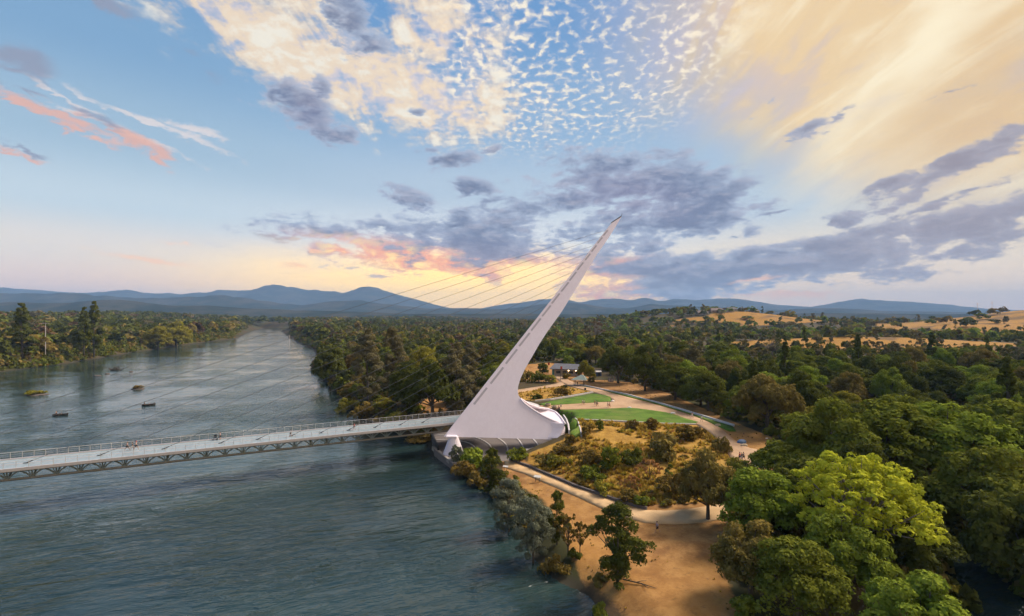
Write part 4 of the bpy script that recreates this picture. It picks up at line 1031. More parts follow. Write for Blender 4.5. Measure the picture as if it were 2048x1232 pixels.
SHR = [('shrub2','silver',912,930,46,32,'grey-green shrub at the foot of the pylon pedestal'),('shrub1','fresh',952,930,44,70,'green shrub in front of the dark plaza'),('shrub2','yellow',982,938,36,40,'yellow-green shrub beside the small dark tree'),('shrub1','mid',1032,920,32,48,'green shrub at the low plaza wall beside the litter bin'),
 ('shrub1','rust',930,952,40,54,'rust-coloured shrub on the bank below the pedestal'),('shrub3','rust',955,972,38,60,'rust-coloured shrub low on the bank'),('shrub1','rust',1010,990,26,40,'small rust shrub behind the grey-green willow'),
 ('shrub2','mid',1199,861,26,20,'round dark green bush near the lawn edge'),('shrub1','rust',1178,868,28,34,'brown shrub beside the round green bush'),('shrub1','rust',1265,856,22,28,'brown shrub at the lawn kerb, left one'),('shrub2','rust',1303,858,26,30,'brown shrub at the lawn kerb, right of the first'),
 ('shrub1','olive',1335,912,58,76,'large grey-green shrub in the golden grass'),('shrub2','rust',1370,880,34,48,'brown shrub near the upper path'),('shrub3','rust',1395,874,30,40,'brown shrub at the tip of the large lawn'),('shrub1','olive',1441,905,40,38,'olive shrub beside the upper path bend'),
 ('shrub2','mid',1222,940,56,48,'green shrub in the middle of the slope'),('shrub1','dark',1260,930,42,54,'dark green shrub in the middle of the slope'),('shrub3','mid',1180,958,34,60,'green shrub low on the slope'),('shrub1','rust',1185,925,34,52,'rust-brown shrub high on the slope'),('shrub3','yellow',1120,932,30,52,'yellow-green shrub on the slope over the riverside path'),
 ('flower','orange',1300,960,48,58,'pale orange dried shrub on the slope'),('flower','orange',1262,985,40,46,'smaller pale orange dried shrub nearer the path'),('shrub1','rust',1340,985,50,66,'rust shrub at the foot of the slope'),('shrub2','rust',1255,1005,32,44,'rust shrub above the end of the retaining wall'),
 ('shrub1','yellow',1210,985,26,40,'yellow-green shrub above the retaining wall'),('shrub3','mid',1290,1008,24,46,'green shrub at the end of the retaining wall'),('shrub2','dark',1490,975,60,64,'dark shrub between the path fork and the olive tree'),('shrub1','yellow',1470,935,28,34,'yellow-green shrub at the path fork'),
 ('shrub3','rust',1150,905,20,30,'tan shrub right of the plaza wall'),('shrub3','rust',1140,885,22,26,'tan shrub under the curved wall'),('shrub1','olive',1090,928,28,46,'olive shrub at the plaza wall end'),('shrub1','rust',1125,910,26,44,'brown shrub below the white end wall'),
 ('shrub2','yellow',1460,1115,50,44,'yellow-green shrub at the right edge of the dirt clearing'),('shrub2','mid',1490,1240,60,60,'green shrub at the bottom of the dirt clearing'),('shrub1','mid',1195,1240,40,44,'small green shrub at the bottom water edge'),('shrub3','dark',1150,1118,26,34,'dark low shrub between sapling and lone oak'),('shrub1','rust',1110,1150,40,60,'rust shrub at the bank foot below the sapling'),('shrub3','olive',1196,1165,24,44,'olive shrub left of the lone oak foot'),
 ('shrub3','dark',1072,797,12,26,'dark low bush in the dry garden behind the pylon'),('shrub1','rust',1122,790,20,32,'brown bush in the dry garden'),('shrub3','dark',1128,776,9,13,'small dark bush at the garden path'),('shrub1','mid',1078,765,26,36,'green shrub left of the building path'),('shrub1','olive',1055,762,28,32,'olive shrub next to the pylon neck'),('shrub2','yellow',1100,765,18,30,'yellow-green shrub at the garden path'),('shrub2','dark',1085,748,26,26,'dark shrub in front of the building yard'),
 ('shrub1','rust',1135,757,14,24,'brown hedge shrub in front of the building'),('shrub2','orange',1160,752,12,10,'small orange bush at the building'),('shrub2','dark',1182,764,12,18,'dark bush right of the shelter'),
 ('shrub1','rust',840,884,22,60,'yellowish shrub on the bank under the bridge'),('shrub2','yellow',790,850,30,50,'yellow-green shrub where bridge meets bank'),('shrub1','rust',735,835,34,60,'rusty shrub at the water left of the bridge grove'),('shrub1','yellow',700,822,30,50,'yellow shrub at the water in the left grove')]
GPOS.update(zip([(h[2], h[3]) for h in SHR], ground_many([(h[2], h[3]) for h in SHR], 5.0)))
for h in SHR: plant_px(*h[:6], h[6], 'shrub', 'shrub')

# --- scattered forest: nearest trees one by one, the rest as one far wood
RIVP = RIVER
KEEP = [pxpoly(UP), pxpoly(LOWP), pxpoly(LAWN_A), pxpoly(LAWN_B), pxpoly(LAWN_C), PLAZA_XY] + DIRT
GARD = pxpoly([(1020,735),(1100,722),(1200,735),(1250,765),(1400,815),(1480,850),(1560,890),(1600,945),(1480,1000),(1420,1040),(1460,1120),(1500,1300),(1190,1300),(1000,1040),(880,925),(855,868),(930,835),(1000,800)])
rng = np.random.default_rng(5)
def candidates(n, ylo, yhi, step):
    out = []
    while len(out) < n:
        y = math.exp(rng.uniform(math.log(ylo), math.log(yhi))) if ylo > 0 else rng.uniform(ylo, yhi)
        x = rng.uniform(-1.18, 1.18)*y
        out.append((x, y))
    return np.array(out)
C_ = candidates(70000, 70, 3300, 0)
dR = sdist(C_, RIVP); ok = dR > 2.5
ok &= sdist(C_, CREEK) > 2; ok &= sdist(C_, GARD) > 1.0
for k in KEEP: ok &= sdist(C_, k) > 1.0
# golden slopes stay open
hg = hill(C_[:,0], C_[:,1], 880, 780, 250, 170, 1.3, 8) + hill(C_[:,0], C_[:,1], 1200, 800, 360, 260, 1.3) + hill(C_[:,0], C_[:,1], 640, 680, 110, 90, 1.0) + hill(C_[:,0], C_[:,1], 410, 900, 110, 60, 1.1) + hill(C_[:,0], C_[:,1], 520, 960, 60, 60, .8) + hill(C_[:,0], C_[:,1], 330, 440, 150, 60, 1.0) + hill(C_[:,0], C_[:,1], 260, 390, 50, 40, .8)
fnC = fbm(C_[:,0]/90, C_[:,1]/90, 4, 21)
ok &= ~((hg + (fnC-0.5)*0.9 > 0.42) & (rng.random(len(C_)) > 0.03))
clr = fbm(C_[:,0]/55, C_[:,1]/55, 3, 91)
ok &= ~((C_[:,1] > 240) & (C_[:,0] > 0.1*C_[:,1]) & (clr < 0.36))      # clearings
C_ = C_[ok]
cell = {}
kept = []
for x, y, w in TREES:
    cell.setdefault((int(x//20), int(y//20)), []).append((x, y, w*0.42))
for x, y in C_:
    d0 = math.hypot(x, y); sp = 6.6 + 2.4*rng.random() + max(0, d0-250)*0.0075
    i, j = int(x//20), int(y//20); good = True
    rad = int(sp//20)+1
    for a in range(i-rad, i+rad+1):
        for b in range(j-rad, j+rad+1):
            for (p0, p1, r_) in cell.get((a, b), ()):
                if (p0-x)**2 + (p1-y)**2 < max(sp, r_+2)**2: good = False; break
            if not good: break
        if not good: break
    if good: cell.setdefault((i, j), []).append((x, y, sp)); kept.append((x, y))
kept = np.array(kept); kz = height(kept[:,0], kept[:,1])
kd = np.hypot(kept[:,0], kept[:,1]); order = np.argsort(kd)
kept, kz, kd = kept[order], kz[order], kd[order]
print('forest trees', len(kept))
fz = fbm(kept[:,0]/60, kept[:,1]/60, 3, 77); dRk = sdist(kept, RIVP)
def zone(x, y):
    if x < -230 or (x < -150 and y > 500 and x < -0.42*y): return 'left'
    if x < 0.10*y - 20: return 'grove'
    return 'right'
ZL = {'left': 'on the far left riverbank', 'grove': 'in the grove left of the pylon', 'right': 'in the forest right of the park'}
COLN = {'dark': 'dark green', 'mid': 'mid green', 'fresh': 'bright green', 'olive': 'olive-green', 'grey': 'grey-green', 'yellow': 'yellow-green', 'brown': 'bare brownish', 'rust': 'rusty brown'}
def pick(x, y, f, dr):
    z_ = zone(x, y); r = rng.random()
    if z_ == 'right':
        lm = rng.choice(['dark','mid','fresh','olive','grey','yellow'], p=[.20,.34,.20,.15,.06,.05])
        if y > 230: lm = rng.choice(['dark','mid','olive','grey','yellow','fresh'], p=[.30,.24,.2,.11,.07,.08])
    elif z_ == 'grove': lm = rng.choice(['dark','mid','olive','grey','yellow','brown'], p=[.44,.14,.18,.12,.08,.04])
    else: lm = rng.choice(['dark','olive','brown','grey','mid','yellow'], p=[.64,.11,.07,.08,.06,.04])
    if dr < 12 and z_ != 'right': lm = rng.choice(['olive','rust','yellow','dark','mid'], p=[.25,.1,.15,.3,.2])
    if lm == 'grey' and r < 0.6: return ('pine1' if rng.random() < .5 else 'pine2'), lm, rng.uniform(12, 17), rng.uniform(5.5, 8), 'pine'
    if r > 0.97: return 'conifer', 'dark', rng.uniform(15, 21), rng.uniform(5, 7), 'conifer'
    if dr < 9: return ['oak1','oak3','oak2'][int(rng.random()*3)], lm, rng.uniform(4, 6.5), rng.uniform(6, 8.5), 'riverside tree'
    big = 1.45 if z_ == 'left' else 0.62 if (250 < y < 430 and 130 < x < 430) else 1.0
    return ['oak1','oak2','oak3','oak4'][int(rng.random()*4)], lm, rng.uniform(6.0, 14.0)*big, rng.uniform(8, 15)*big, 'oak'
NIND = 250
LMK = [('the lime-green cottonwood',1720,985),('the dark creek',1950,1150),('the golden hill',1850,690),('the wooded hilltop',1440,665),('the dirt field',1370,770),('the path gate',1600,880),('the park building',1138,715),
       ('the tall grey pines',830,740),('the bridge end',760,810),('the river bend',640,700),('the golden field',1760,740),('the right oaks',1850,880),('the corner oak',1540,780),('the lower right corner',1990,1230)]
ORD = ['first','second','third','fourth','fifth','sixth','seventh','eighth','ninth','tenth','eleventh','twelfth']
made = {}
for i in range(NIND):
    x, y = kept[i]; key, lm, h, w, kn = pick(x, y, fz[i], dRk[i])
    if math.hypot(x, y) < 75: h *= 0.7; w *= 0.8
    lm_n = 'dark green' if kn == 'conifer' else COLN[lm]
    size = 'tall' if h > 12.3 else 'low' if h < 8.2 else 'broad' if w > 13 else 'slim' if w < 9.5 else 'rounded'
    u = 1024 + x/y*F; v_ = HOR + (CAMZ - kz[i] - h*0.5)/y*F
    nm, lu, lv = min(LMK, key=lambda q: (q[1]-u)**2 + 2.5*(q[2]-v_)**2)
    rel = 'beside' if abs(u-lu) < 40 and abs(v_-lv) < 25 else ('left of' if u < lu else 'right of') if abs(u-lu) > 1.6*abs(v_-lv) else ('beyond' if v_ < lv else 'in front of')
    g = '%s %s trees near %s' % (lm_n, kn, nm)
    o = plant(key, lm, x, y, kz[i]-0.1, h, w, 'tree', kn.replace(' ', '_') + ('_tree' if 'tree' not in kn else ''), 'tree', 'forest trees near ' + nm[4:])
    made.setdefault('%s %s %s %s %s' % (size, lm_n, kn, rel, nm), []).append((u, o))
for lb, lst in made.items():
    lst.sort(key=lambda q: q[0])
    for k, (u, o) in enumerate(lst): o['label'] = lb if len(lst) == 1 else lb + ', %s from left' % ORD[min(k, 11)]
# far wood: joined crowns of lower detail
def lod(kind, H, W, ncl, nl, leaf, seed, **kw):
    v, q, ti, C = crown(kind, H, W, ncl, nl, leaf, seed, **kw); return v, q, ti, H, W
LOD1 = {'oak': [lod('dome', 11, 12, 26, 420, 1.35, 100+k) for k in range(4)], 'pine': [lod('column', 17, 8, 22, 330, 1.2, 110+k) for k in range(2)], 'conifer': [lod('cone', 18, 7, 26, 300, 1.2, 120)]}
LOD2 = {'oak': [lod('dome', 11, 12, 12, 110, 2.7, 130+k) for k in range(4)], 'pine': [lod('column', 17, 8, 12, 90, 2.3, 140+k) for k in range(2)], 'conifer': [lod('cone', 18, 7, 14, 90, 2.0, 150)]}
far_g = {}
for i in range(NIND, len(kept)):
    x, y = kept[i]; key, lm, h, w, kn = pick(x, y, fz[i], dRk[i])
    fam = 'pine' if kn == 'pine' else 'conifer' if kn == 'conifer' else 'oak'
    L = LOD1 if kd[i] < 520 else LOD2; v, q, ti, H, W = L[fam][int(rng.random()*len(L[fam]))]
    if kd[i] > 900: w *= 1.3; h *= 1.05
    a = rng.random()*6.283; c0, s0 = math.cos(a), math.sin(a)
    vv = np.stack([(v[:,0]*c0 - v[:,1]*s0)*w/W + x, (v[:,0]*s0 + v[:,1]*c0)*w/W + y, v[:,2]*h/H + kz[i] - 0.3], -1)
    g = far_g.setdefault(lm, [[], [], [], 0]); g[0].append(vv); g[1].append(q + g[3]); g[2].append(np.clip(ti + rng.normal()*0.12, 0, 1)); g[3] += len(v)
mats = sorted(far_g); V_, Q_, T_, MI = [], [], [], []; off = 0
for k, lm in enumerate(mats):
    g = far_g[lm]; vv = np.vstack(g[0]); qq = np.vstack(g[1]) + off; V_.append(vv); Q_.append(qq); T_.append(np.concatenate(g[2])); MI.append(np.full(len(qq), k, np.int32)); off += len(vv)
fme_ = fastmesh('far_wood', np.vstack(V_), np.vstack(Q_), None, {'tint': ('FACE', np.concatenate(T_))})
for lm in mats: fme_.materials.append(LM[lm])
fme_.polygons.foreach_set('material_index', np.concatenate(MI))
print('far wood quads', len(fme_.polygons))
tag(link('far_wood', fme_), 'unbroken mass of distant oaks and pines covering the valley floor', 'woodland', kind='stuff')

# --- brush, bunch grass and bank growth nobody could count
def scatter_stuff(name, pts, tmpl, size, lms, label, cat, dz=-0.05):
    V_, Q_, T_, MI = [], [], [], []; off = 0
    zz = height(pts[:,0], pts[:,1])
    for i, (x, y) in enumerate(pts):
        v, q, ti = tmpl[int(rng.random()*len(tmpl))]; s = size*(0.6 + 0.8*rng.random()); a = rng.random()*6.283; c0, s0 = math.cos(a), math.sin(a)
        V_.append(np.stack([(v[:,0]*c0 - v[:,1]*s0)*s + x, (v[:,0]*s0 + v[:,1]*c0)*s + y, v[:,2]*s*(0.8+0.4*rng.random()) + zz[i] + dz], -1))
        Q_.append(q + off); off += len(v); T_.append(np.clip(ti + rng.normal()*0.15, 0, 1)); MI.append(np.full(len(q), int(rng.choice(len(lms), p=[l[1] for l in lms])), np.int32))
    me = fastmesh(name, np.vstack(V_), np.vstack(Q_), None, {'tint': ('FACE', np.concatenate(T_))})
    for l in lms: me.materials.append(LM[l[0]])
    me.polygons.foreach_set('material_index', np.concatenate(MI))
    return tag(link(name, me), label, cat, kind='stuff')
def tuft(seed, n=34):
    r_ = np.random.default_rng(seed); a = r_.random(n)*6.283; tilt = r_.random(n)**0.6*1.15; L = 0.55 + 0.45*r_.random(n)
    d = np.stack([np.cos(a)*np.sin(tilt), np.sin(a)*np.sin(tilt), np.cos(tilt)], -1); sd_ = np.stack([-np.sin(a), np.cos(a), 0*a], -1)*0.09
    b0 = d*0.12; mid = d*L[:,None]*0.6; tip = d*L[:,None] - np.array([0,0,1])*(0.18*np.sin(tilt))[:,None]
    v = np.stack([b0 - sd_, b0 + sd_, tip + sd_*0.6, tip - sd_*0.6], 1).reshape(-1,3); v[:,2] = np.maximum(v[:,2], 0.0)
    return v, np.arange(4*n).reshape(n,4), np.clip(0.5 + 0.5*(r_.random(n)-0.5), 0, 1)
TUFT = [tuft(200+k) for k in range(5)]
BUSH = [crown('mound', 1.0, 1.5, 7, 90, 0.26, 210+k)[:3] for k in range(4)]
BUSH2 = [crown('mound', 1.0, 1.5, 7, 240, 0.17, 220+k)[:3] for k in range(4)]
def inside(poly, n, margin=0.0, keepout=()):
    lo, hi = poly.min(0), poly.max(0); q = rng.uniform(lo, hi, (n, 2)); q = q[sdist(q, poly) < -margin]
    for k in keepout: q = q[sdist(q, k) > 0.3]
    return q
SLOPE = pxpoly([(1150,840),(1240,845),(1392,851),(1436,880),(1455,905),(1470,935),(1462,975),(1420,1005),(1296,1018),(1230,1000),(1150,972),(1060,934),(1056,912),(1112,902),(1138,880),(1163,876)])
GARD2 = pxpoly([(1036,787),(1080,778),(1125,772),(1178,785),(1140,793),(1100,799),(1060,803),(1044,800)])
ko = [pxpoly(UP), pxpoly(LOWP), pxpoly(LAWN_A), pxpoly(LAWN_B), PLAZA_XY]
pts = inside(SLOPE, 3600, 0.4, ko); dn = fbm(pts[:,0]/6, pts[:,1]/6, 3, 5)
scatter_stuff('bunch_grass', np.vstack([pts[dn > 0.36], inside(GARD2, 260, 0.3, ko)]), TUFT, 0.85, [('gold',.84),('orange',.04),('rust',.07),('yellow',.05)], 'golden dry bunch grass covering the slope above the riverside path', 'grass')
low = pts[dn < 0.50]; lowm = low[(low[:,1] < 112) & (low[:,0] < 38)]
scatter_stuff('slope_brush', lowm[::7], BUSH2, 1.1, [('rust',.46),('mid',.22),('olive',.16),('yellow',.16)], 'low rust and green brush mixed over the lower slope', 'brush')
# brush along the banks and under the trees
edge = []
for poly in (np.array(RB),):
    for a, b in zip(poly[1:], poly[2:]):
        L = np.hypot(*(b-a)); n = int(L/ (0.55 if a[1] < 250 else 1.8)); nrm = np.array([b[1]-a[1], a[0]-b[0]])/(L+1e-6)
        for k in range(n): edge.append(a + (b-a)*rng.random() + nrm*(0.4 + 5.5*rng.random()**1.3))
edge = np.array(edge)
sel = (edge[:,1] > 78) & (edge[:,1] < 700) & (sdist(edge, RIVP) > 0.3) & (sdist(edge, PLAZA_XY) > 0.8) & (sdist(edge, pxpoly(LOWP)) > 0.5)
scatter_stuff('bank_brush', edge[sel], BUSH2, 1.35, [('rust',.36),('olive',.24),('yellow',.18),('dark',.12),('gold',.10)], 'tangled brush along the water edge of the right bank', 'brush')
ub = candidates(26000, 62, 420, 0); ok = (sdist(ub, RIVP) > 1) & (sdist(ub, CREEK) > -1)
for k in KEEP + [GARD]: ok &= sdist(ub, k) > 0.2
ub = ub[ok][:7500]
scatter_stuff('understorey_brush', ub, BUSH, 1.7, [('dark',.30),('mid',.22),('olive',.22),('rust',.16),('yellow',.10)], 'low brush filling the gaps under the forest trees', 'brush')
eL = []
for a, b in zip(np.array(LB)[1:], np.array(LB)[2:]):
    L = np.hypot(*(b-a)); nrm = np.array([b[1]-a[1], a[0]-b[0]])/(L+1e-6)
    for k in range(int(L/0.5)): eL.append(a + (b-a)*rng.random() + nrm*(0.3 + 14*rng.random()**1.5))
for a, b in list(zip(np.array(RB)[1:], np.array(RB)[2:])) + list(zip(np.array(LB), np.array(LB)[1:])):
    if max(a[1], b[1]) < 260: continue
    L = np.hypot(*(b-a)); nrm = np.array([b[1]-a[1], a[0]-b[0]])/(L+1e-6)
    for k in range(int(L/1.0)): eL.append(a + (b-a)*rng.random() + nrm*(0.3 + 22*rng.random()**1.3))
eL = np.array(eL); eL = eL[(sdist(eL, RIVP) > 0.3) & (eL[:,1] > 200)]
scatter_stuff('far_bank_brush', eL, BUSH, 3.4, [('dark',.58),('olive',.20),('rust',.04),('mid',.14),('yellow',.04)], 'dense brush lining the water edge of the far river banks', 'brush')

# weeds and litter over the bare dirt
wd = inside(DIRT[0], 1500, 0.6, [pxpoly(LOWP)]); wn_ = fbm(wd[:,0]/5, wd[:,1]/5, 3, 61); ed = sdist(wd, DIRT[0])
wd = wd[(wn_ > 0.62) | (ed > -2.0)]
scatter_stuff('dry_weeds', wd, TUFT, 0.24, [('gold',.55),('rust',.35),('olive',.1)], 'sparse dry weeds and litter on the sandy clearing', 'weeds')
w2 = inside(DIRT[1], 900, 0.4, [pxpoly(UP), pxpoly(LAWN_C)]); w2 = w2[fbm(w2[:,0]/6, w2[:,1]/6, 3, 63) > 0.52]
scatter_stuff('field_weeds', w2, TUFT, 0.35, [('gold',.4),('rust',.4),('brown',.2)], 'sparse dry weeds on the dirt field beside the lawn strip', 'weeds')

# ------------------------------------------------------------------ people
def skinmesh(name, J, E_, root, sub=1):
    """one continuous surface grown over a skeleton: J joint -> (xyz, radius)"""
    keys = list(J); me = bpy.data.meshes.new(name); me.from_pydata([J[k][0] for k in keys], [(keys.index(a), keys.index(b)) for a, b in E_], [])
    o = bpy.data.objects.new(name, me); COL.objects.link(o)
    o.modifiers.new('skin', 'SKIN'); me.skin_vertices or None
    for i, k in enumerate(keys):
        sv = me.skin_vertices[0].data[i]; r = J[k][1]; sv.radius = (r, r) if not isinstance(r, tuple) else r; sv.use_root = (k == root)
    sb = o.modifiers.new('sub', 'SUBSURF'); sb.levels = sub; sb.render_levels = sub
    dg = bpy.context.evaluated_depsgraph_get(); res = bpy.data.meshes.new_from_object(o.evaluated_get(dg))
    bpy.data.objects.remove(o); res.name = name
    res.polygons.foreach_set('use_smooth', [True]*len(res.polygons)); return res
def skeleton(pose):
    """joints of a 1.75 m figure facing +x"""
    st = {'stand': 0.05, 'walk': 0.30, 'stride': 0.42, 'sit': 0.0}[pose]
    J = {}
    hip = 0.92 if pose != 'sit' else 0.48
    lean = 0.05 if pose in ('walk', 'stride') else 0.0
    J['pelvis'] = ((0, 0, hip), (0.13, 0.15)); J['waist'] = ((lean*.4, 0, hip+0.17), (0.11, 0.14)); J['chest'] = ((lean, 0, hip+0.38), (0.12, 0.17)); J['neck'] = ((lean*1.2, 0, hip+0.55), 0.055); J['head'] = ((lean*1.4+.01, 0, hip+0.66), 0.075); J['crown'] = ((lean*1.4, 0, hip+0.77), 0.085)
    for s_, n in ((1, 'l'), (-1, 'r')):
        f = s_*st
        J['hip'+n] = ((0, s_*0.09, hip-0.04), 0.095)
        if pose == 'sit': J['knee'+n] = ((0.43, s_*0.12, 0.48), 0.065); J['ank'+n] = ((0.45, s_*0.12, 0.08), 0.045); J['toe'+n] = ((0.60, s_*0.13, 0.05), 0.04)
        else:
            J['knee'+n] = ((f*0.55+0.04, s_*0.10, 0.49), 0.065); J['ank'+n] = ((f - (0.05 if f < 0 else 0), s_*0.10, 0.08 + (0.05 if f < -0.1 else 0)), 0.042); J['toe'+n] = ((f+0.14, s_*0.11, 0.04), 0.036)
        J['sho'+n] = ((lean, s_*0.19, hip+0.47), 0.06); J['elb'+n] = ((lean-f*0.30-.02, s_*0.25, hip+0.20), 0.042)
        fw = 0.28 if pose in ('sit', 'stand') else 0.12
        J['wri'+n] = ((lean-f*0.55+fw*.5, s_*0.24, hip-0.01 if pose != 'sit' else hip+0.12), 0.028); w = J['wri'+n][0]
        J['palm'+n] = ((w[0]+0.03, w[1], w[2]-0.07), (0.018, 0.036))
    E_ = [('pelvis','waist'),('waist','chest'),('chest','neck'),('neck','head'),('head','crown')]
    for n in 'lr': E_ += [('pelvis','hip'+n),('hip'+n,'knee'+n),('knee'+n,'ank'+n),('ank'+n,'toe'+n),('chest','sho'+n),('sho'+n,'elb'+n),('elb'+n,'wri'+n),('wri'+n,'palm'+n)]
    return J, E_
BODY = {}
def bodies(pose):
    if pose in BODY: return BODY[pose]
    J, E_ = skeleton(pose)
    body = skinmesh('body', J, E_, 'pelvis', 1)
    # fingers, nose and ears are joined to the body surface
    mb = MB()
    for n, s_ in (('l', 1), ('r', -1)):
        p_ = J['palm'+n][0]
        for k in range(4): mb.tube([(p_[0]-.027+.018*k, p_[1], p_[2]-.01), (p_[0]-.024+.018*k, p_[1]-s_*.006, p_[2]-.065-.012*(k in (1, 2))), (p_[0]-.020+.018*k, p_[1]-s_*.02, p_[2]-.095-.012*(k in (1, 2)))], [.010, .009, .007], 5)
        mb.tube([(p_[0]+.03, p_[1], p_[2]+.03), (p_[0]+.05, p_[1]-s_*.01, p_[2]-.01), (p_[0]+.055, p_[1]-s_*.015, p_[2]-.04)], [.011, .010, .008], 5)
        h = J['head'][0]; mb.box((h[0]-.005, s_*.082, h[2]+.03), (.03, .015, .05))
    h = J['head'][0]; mb.tube([(h[0]+.075, 0, h[2]+.07), (h[0]+.105, 0, h[2]+.03), (h[0]+.08, 0, h[2]+.02)], [.008, .014, .012], 5)
    bm = bmesh.new(); bm.from_mesh(body); ex = mb.mesh('extra'); bm.from_mesh(ex); bm.to_mesh(body); bm.free(); bpy.data.meshes.remove(ex)
    def sub(keys, edges, grow, root): return {k: (J[k][0], tuple(r+grow for r in J[k][1]) if isinstance(J[k][1], tuple) else J[k][1]+grow) for k in keys}, edges, root
    tk = ['pelvis','waist','chest','shol','shor','elbl','elbr']; A = sub(tk, [('pelvis','waist'),('waist','chest'),('chest','shol'),('chest','shor'),('shol','elbl'),('shor','elbr')], 0.018, 'chest')
    JJ = dict(A[0]); 
    for n in 'lr':                                              # short sleeves end above the elbow
        a, b = J['sho'+n][0], J['elb'+n][0]; JJ['elb'+n] = (tuple(a[i]+(b[i]-a[i])*.7 for i in range(3)), 0.062)
    shirt = skinmesh('shirt', JJ, A[1], 'chest', 1)
    K = {'pelvis': (J['pelvis'][0], (0.15, 0.165))}; EE = []
    for n in 'lr':
        K['hip'+n] = (J['hip'+n][0], 0.115); a, b = J['hip'+n][0], J['knee'+n][0]; K['knee'+n] = (tuple(a[i]+(b[i]-a[i])*.85 for i in range(3)), 0.088); EE += [('pelvis','hip'+n),('hip'+n,'knee'+n)]
    shorts = skinmesh('shorts', K, EE, 'pelvis', 1)
    hr = MB(); c_ = J['crown'][0]; hr.lathe([(.088, -.07), (.098, -.02), (.098, .03), (.08, .075), (.045, .10), (.01, .108)], (c_[0]-.012, 0, c_[2]-.02), 10)
    hair = hr.mesh('hair', True)
    BODY[pose] = (body, shirt, shorts, hair); return BODY[pose]
PM = {}
def pmat(c):
    if c not in PM: PM[c] = plain('cloth_%02d' % len(PM), c, 0.85, 0.1, 20)
    return PM[c]
SK, BLK, WHT, RED, BRN, GRY, BLU, NAV, PNK = (0.42, 0.24, 0.16), (0.02, 0.02, 0.022), (0.72, 0.70, 0.68), (0.52, 0.04, 0.035), (0.06, 0.03, 0.018), (0.25, 0.25, 0.26), (0.22, 0.32, 0.50), (0.03, 0.04, 0.09), (0.60, 0.38, 0.34)
def person(x, y, z, head, pose, shirt, shorts, hair, label, h=1.0, group=None):
    b, s_, k, hr = bodies(pose); r = empty('person', (x, y, z), R(head)); r.scale = (h, h, h)
    for nm, me, c in (('body', b, SK), ('shirt', s_, shirt), ('shorts', k, shorts), ('hair', hr, hair)):
        o = bpy.data.objects.new(nm, me); COL.objects.link(o); o.parent = r
        if not me.materials: me.materials.append(pmat(SK))
        o.material_slots[0].link = 'OBJECT'; o.material_slots[0].material = pmat(c)
    return tag(r, label, 'person', group)
bh = math.degrees(math.atan2(BD.y, BD.x))
def on_deck(u, v_): x, y, z = gp(u, v_, DZ+0.005); return x, y, DZ+0.005
for u, v_, hd, ps, sh, sr, hr, lb, h in [
    (254, 901, bh, 'stride', PNK, BLK, BRN, 'person in pale pink top and black shorts, rearmost of three walking on the bridge', 1.04),
    (264.5, 900.5, bh, 'walk', BLK, WHT, BLK, 'person in black top walking in the middle of three on the bridge', 0.97),
    (272, 899.5, bh, 'stride', PNK, BLK, RED, 'person in pale top and dark shorts striding ahead of two others on the bridge', 1.04),
    (440.5, 879.5, bh+180, 'stand', PNK, BLK, BRN, 'person in pale top and dark shorts pushing a black stroller on the bridge', 1.02),
    (581, 874, bh, 'walk', WHT, BRN, BRN, 'person with long brown hair walking alone in the middle of the bridge', 1.0),
    (708, 860.5, bh, 'walk', RED, GRY, BLK, 'person in a red shirt walking alone on the bridge near the pylon', 1.02)]:
    person(*on_deck(u, v_), hd, ps, sh, sr, hr, lb, h)
PP = [(1117.5, 820.5, 200, 'sit', RED, BLK, BLK, 'person in red seated on a mobility scooter at the pylon end of the path', 1.0), (1122, 818.5, 200, 'stand', WHT, GRY, BRN, 'person in white standing behind the seated person in red', 1.0),
    (1165, 810, 0, 'walk', WHT, PNK, BRN, 'person in white, left of a pair on the path between the lawns', 1.0), (1168, 810.5, 0, 'walk', WHT, GRY, BLK, 'person in white, right of a pair on the path between the lawns', .95),
    (1190, 812, 180, 'walk', RED, GRY, BLK, 'person in red, left of three on the path between the lawns', 1.02), (1193, 813, 180, 'stand', NAV, BLK, BLK, 'person in dark clothes, middle of three on the path between the lawns', 1.0), (1195.5, 813, 180, 'walk', PNK, NAV, BRN, 'person in pink, right of three on the path between the lawns', .95),
    (1216, 815.5, 180, 'walk', WHT, PNK, BRN, 'person in white, left of the pair nearest the lawn corner', 1.0), (1219.5, 816, 180, 'walk', PNK, RED, BRN, 'person in pink, right of the pair nearest the lawn corner', 1.0),
    (1154.5, 771.5, 90, 'stand', BLK, BLK, BLK, 'person in black standing under the open shelter', 1.0),
    (1384, 837, 300, 'walk', PNK, WHT, BRN, 'person in pale pink walking on the narrow path by the lawn strip', 1.0), (1403, 844.5, 300, 'walk', WHT, GRY, BLK, 'person in white walking on the path past the tip of the lawn', 1.02),
    (1479.5, 921.5, 120, 'stand', RED, NAV, BLK, 'person in red, left of three close together at the path fork', 1.0), (1483.5, 922.5, 120, 'stand', BLK, WHT, BLK, 'person in black, middle of three close together at the path fork', .97), (1487.5, 922, 120, 'walk', NAV, BLK, BRN, 'person in dark blue, right of three close together at the path fork', 1.0),
    (1315, 1067, 180, 'stride', BLU, BRN, BLK, 'person in pale blue shirt walking alone across the sandy clearing', 1.04)]
PG = ground_many([(q[0], q[1]) for q in PP])
for q, (x, y, z) in zip(PP, PG): person(x, y, z+0.11, *q[2:])
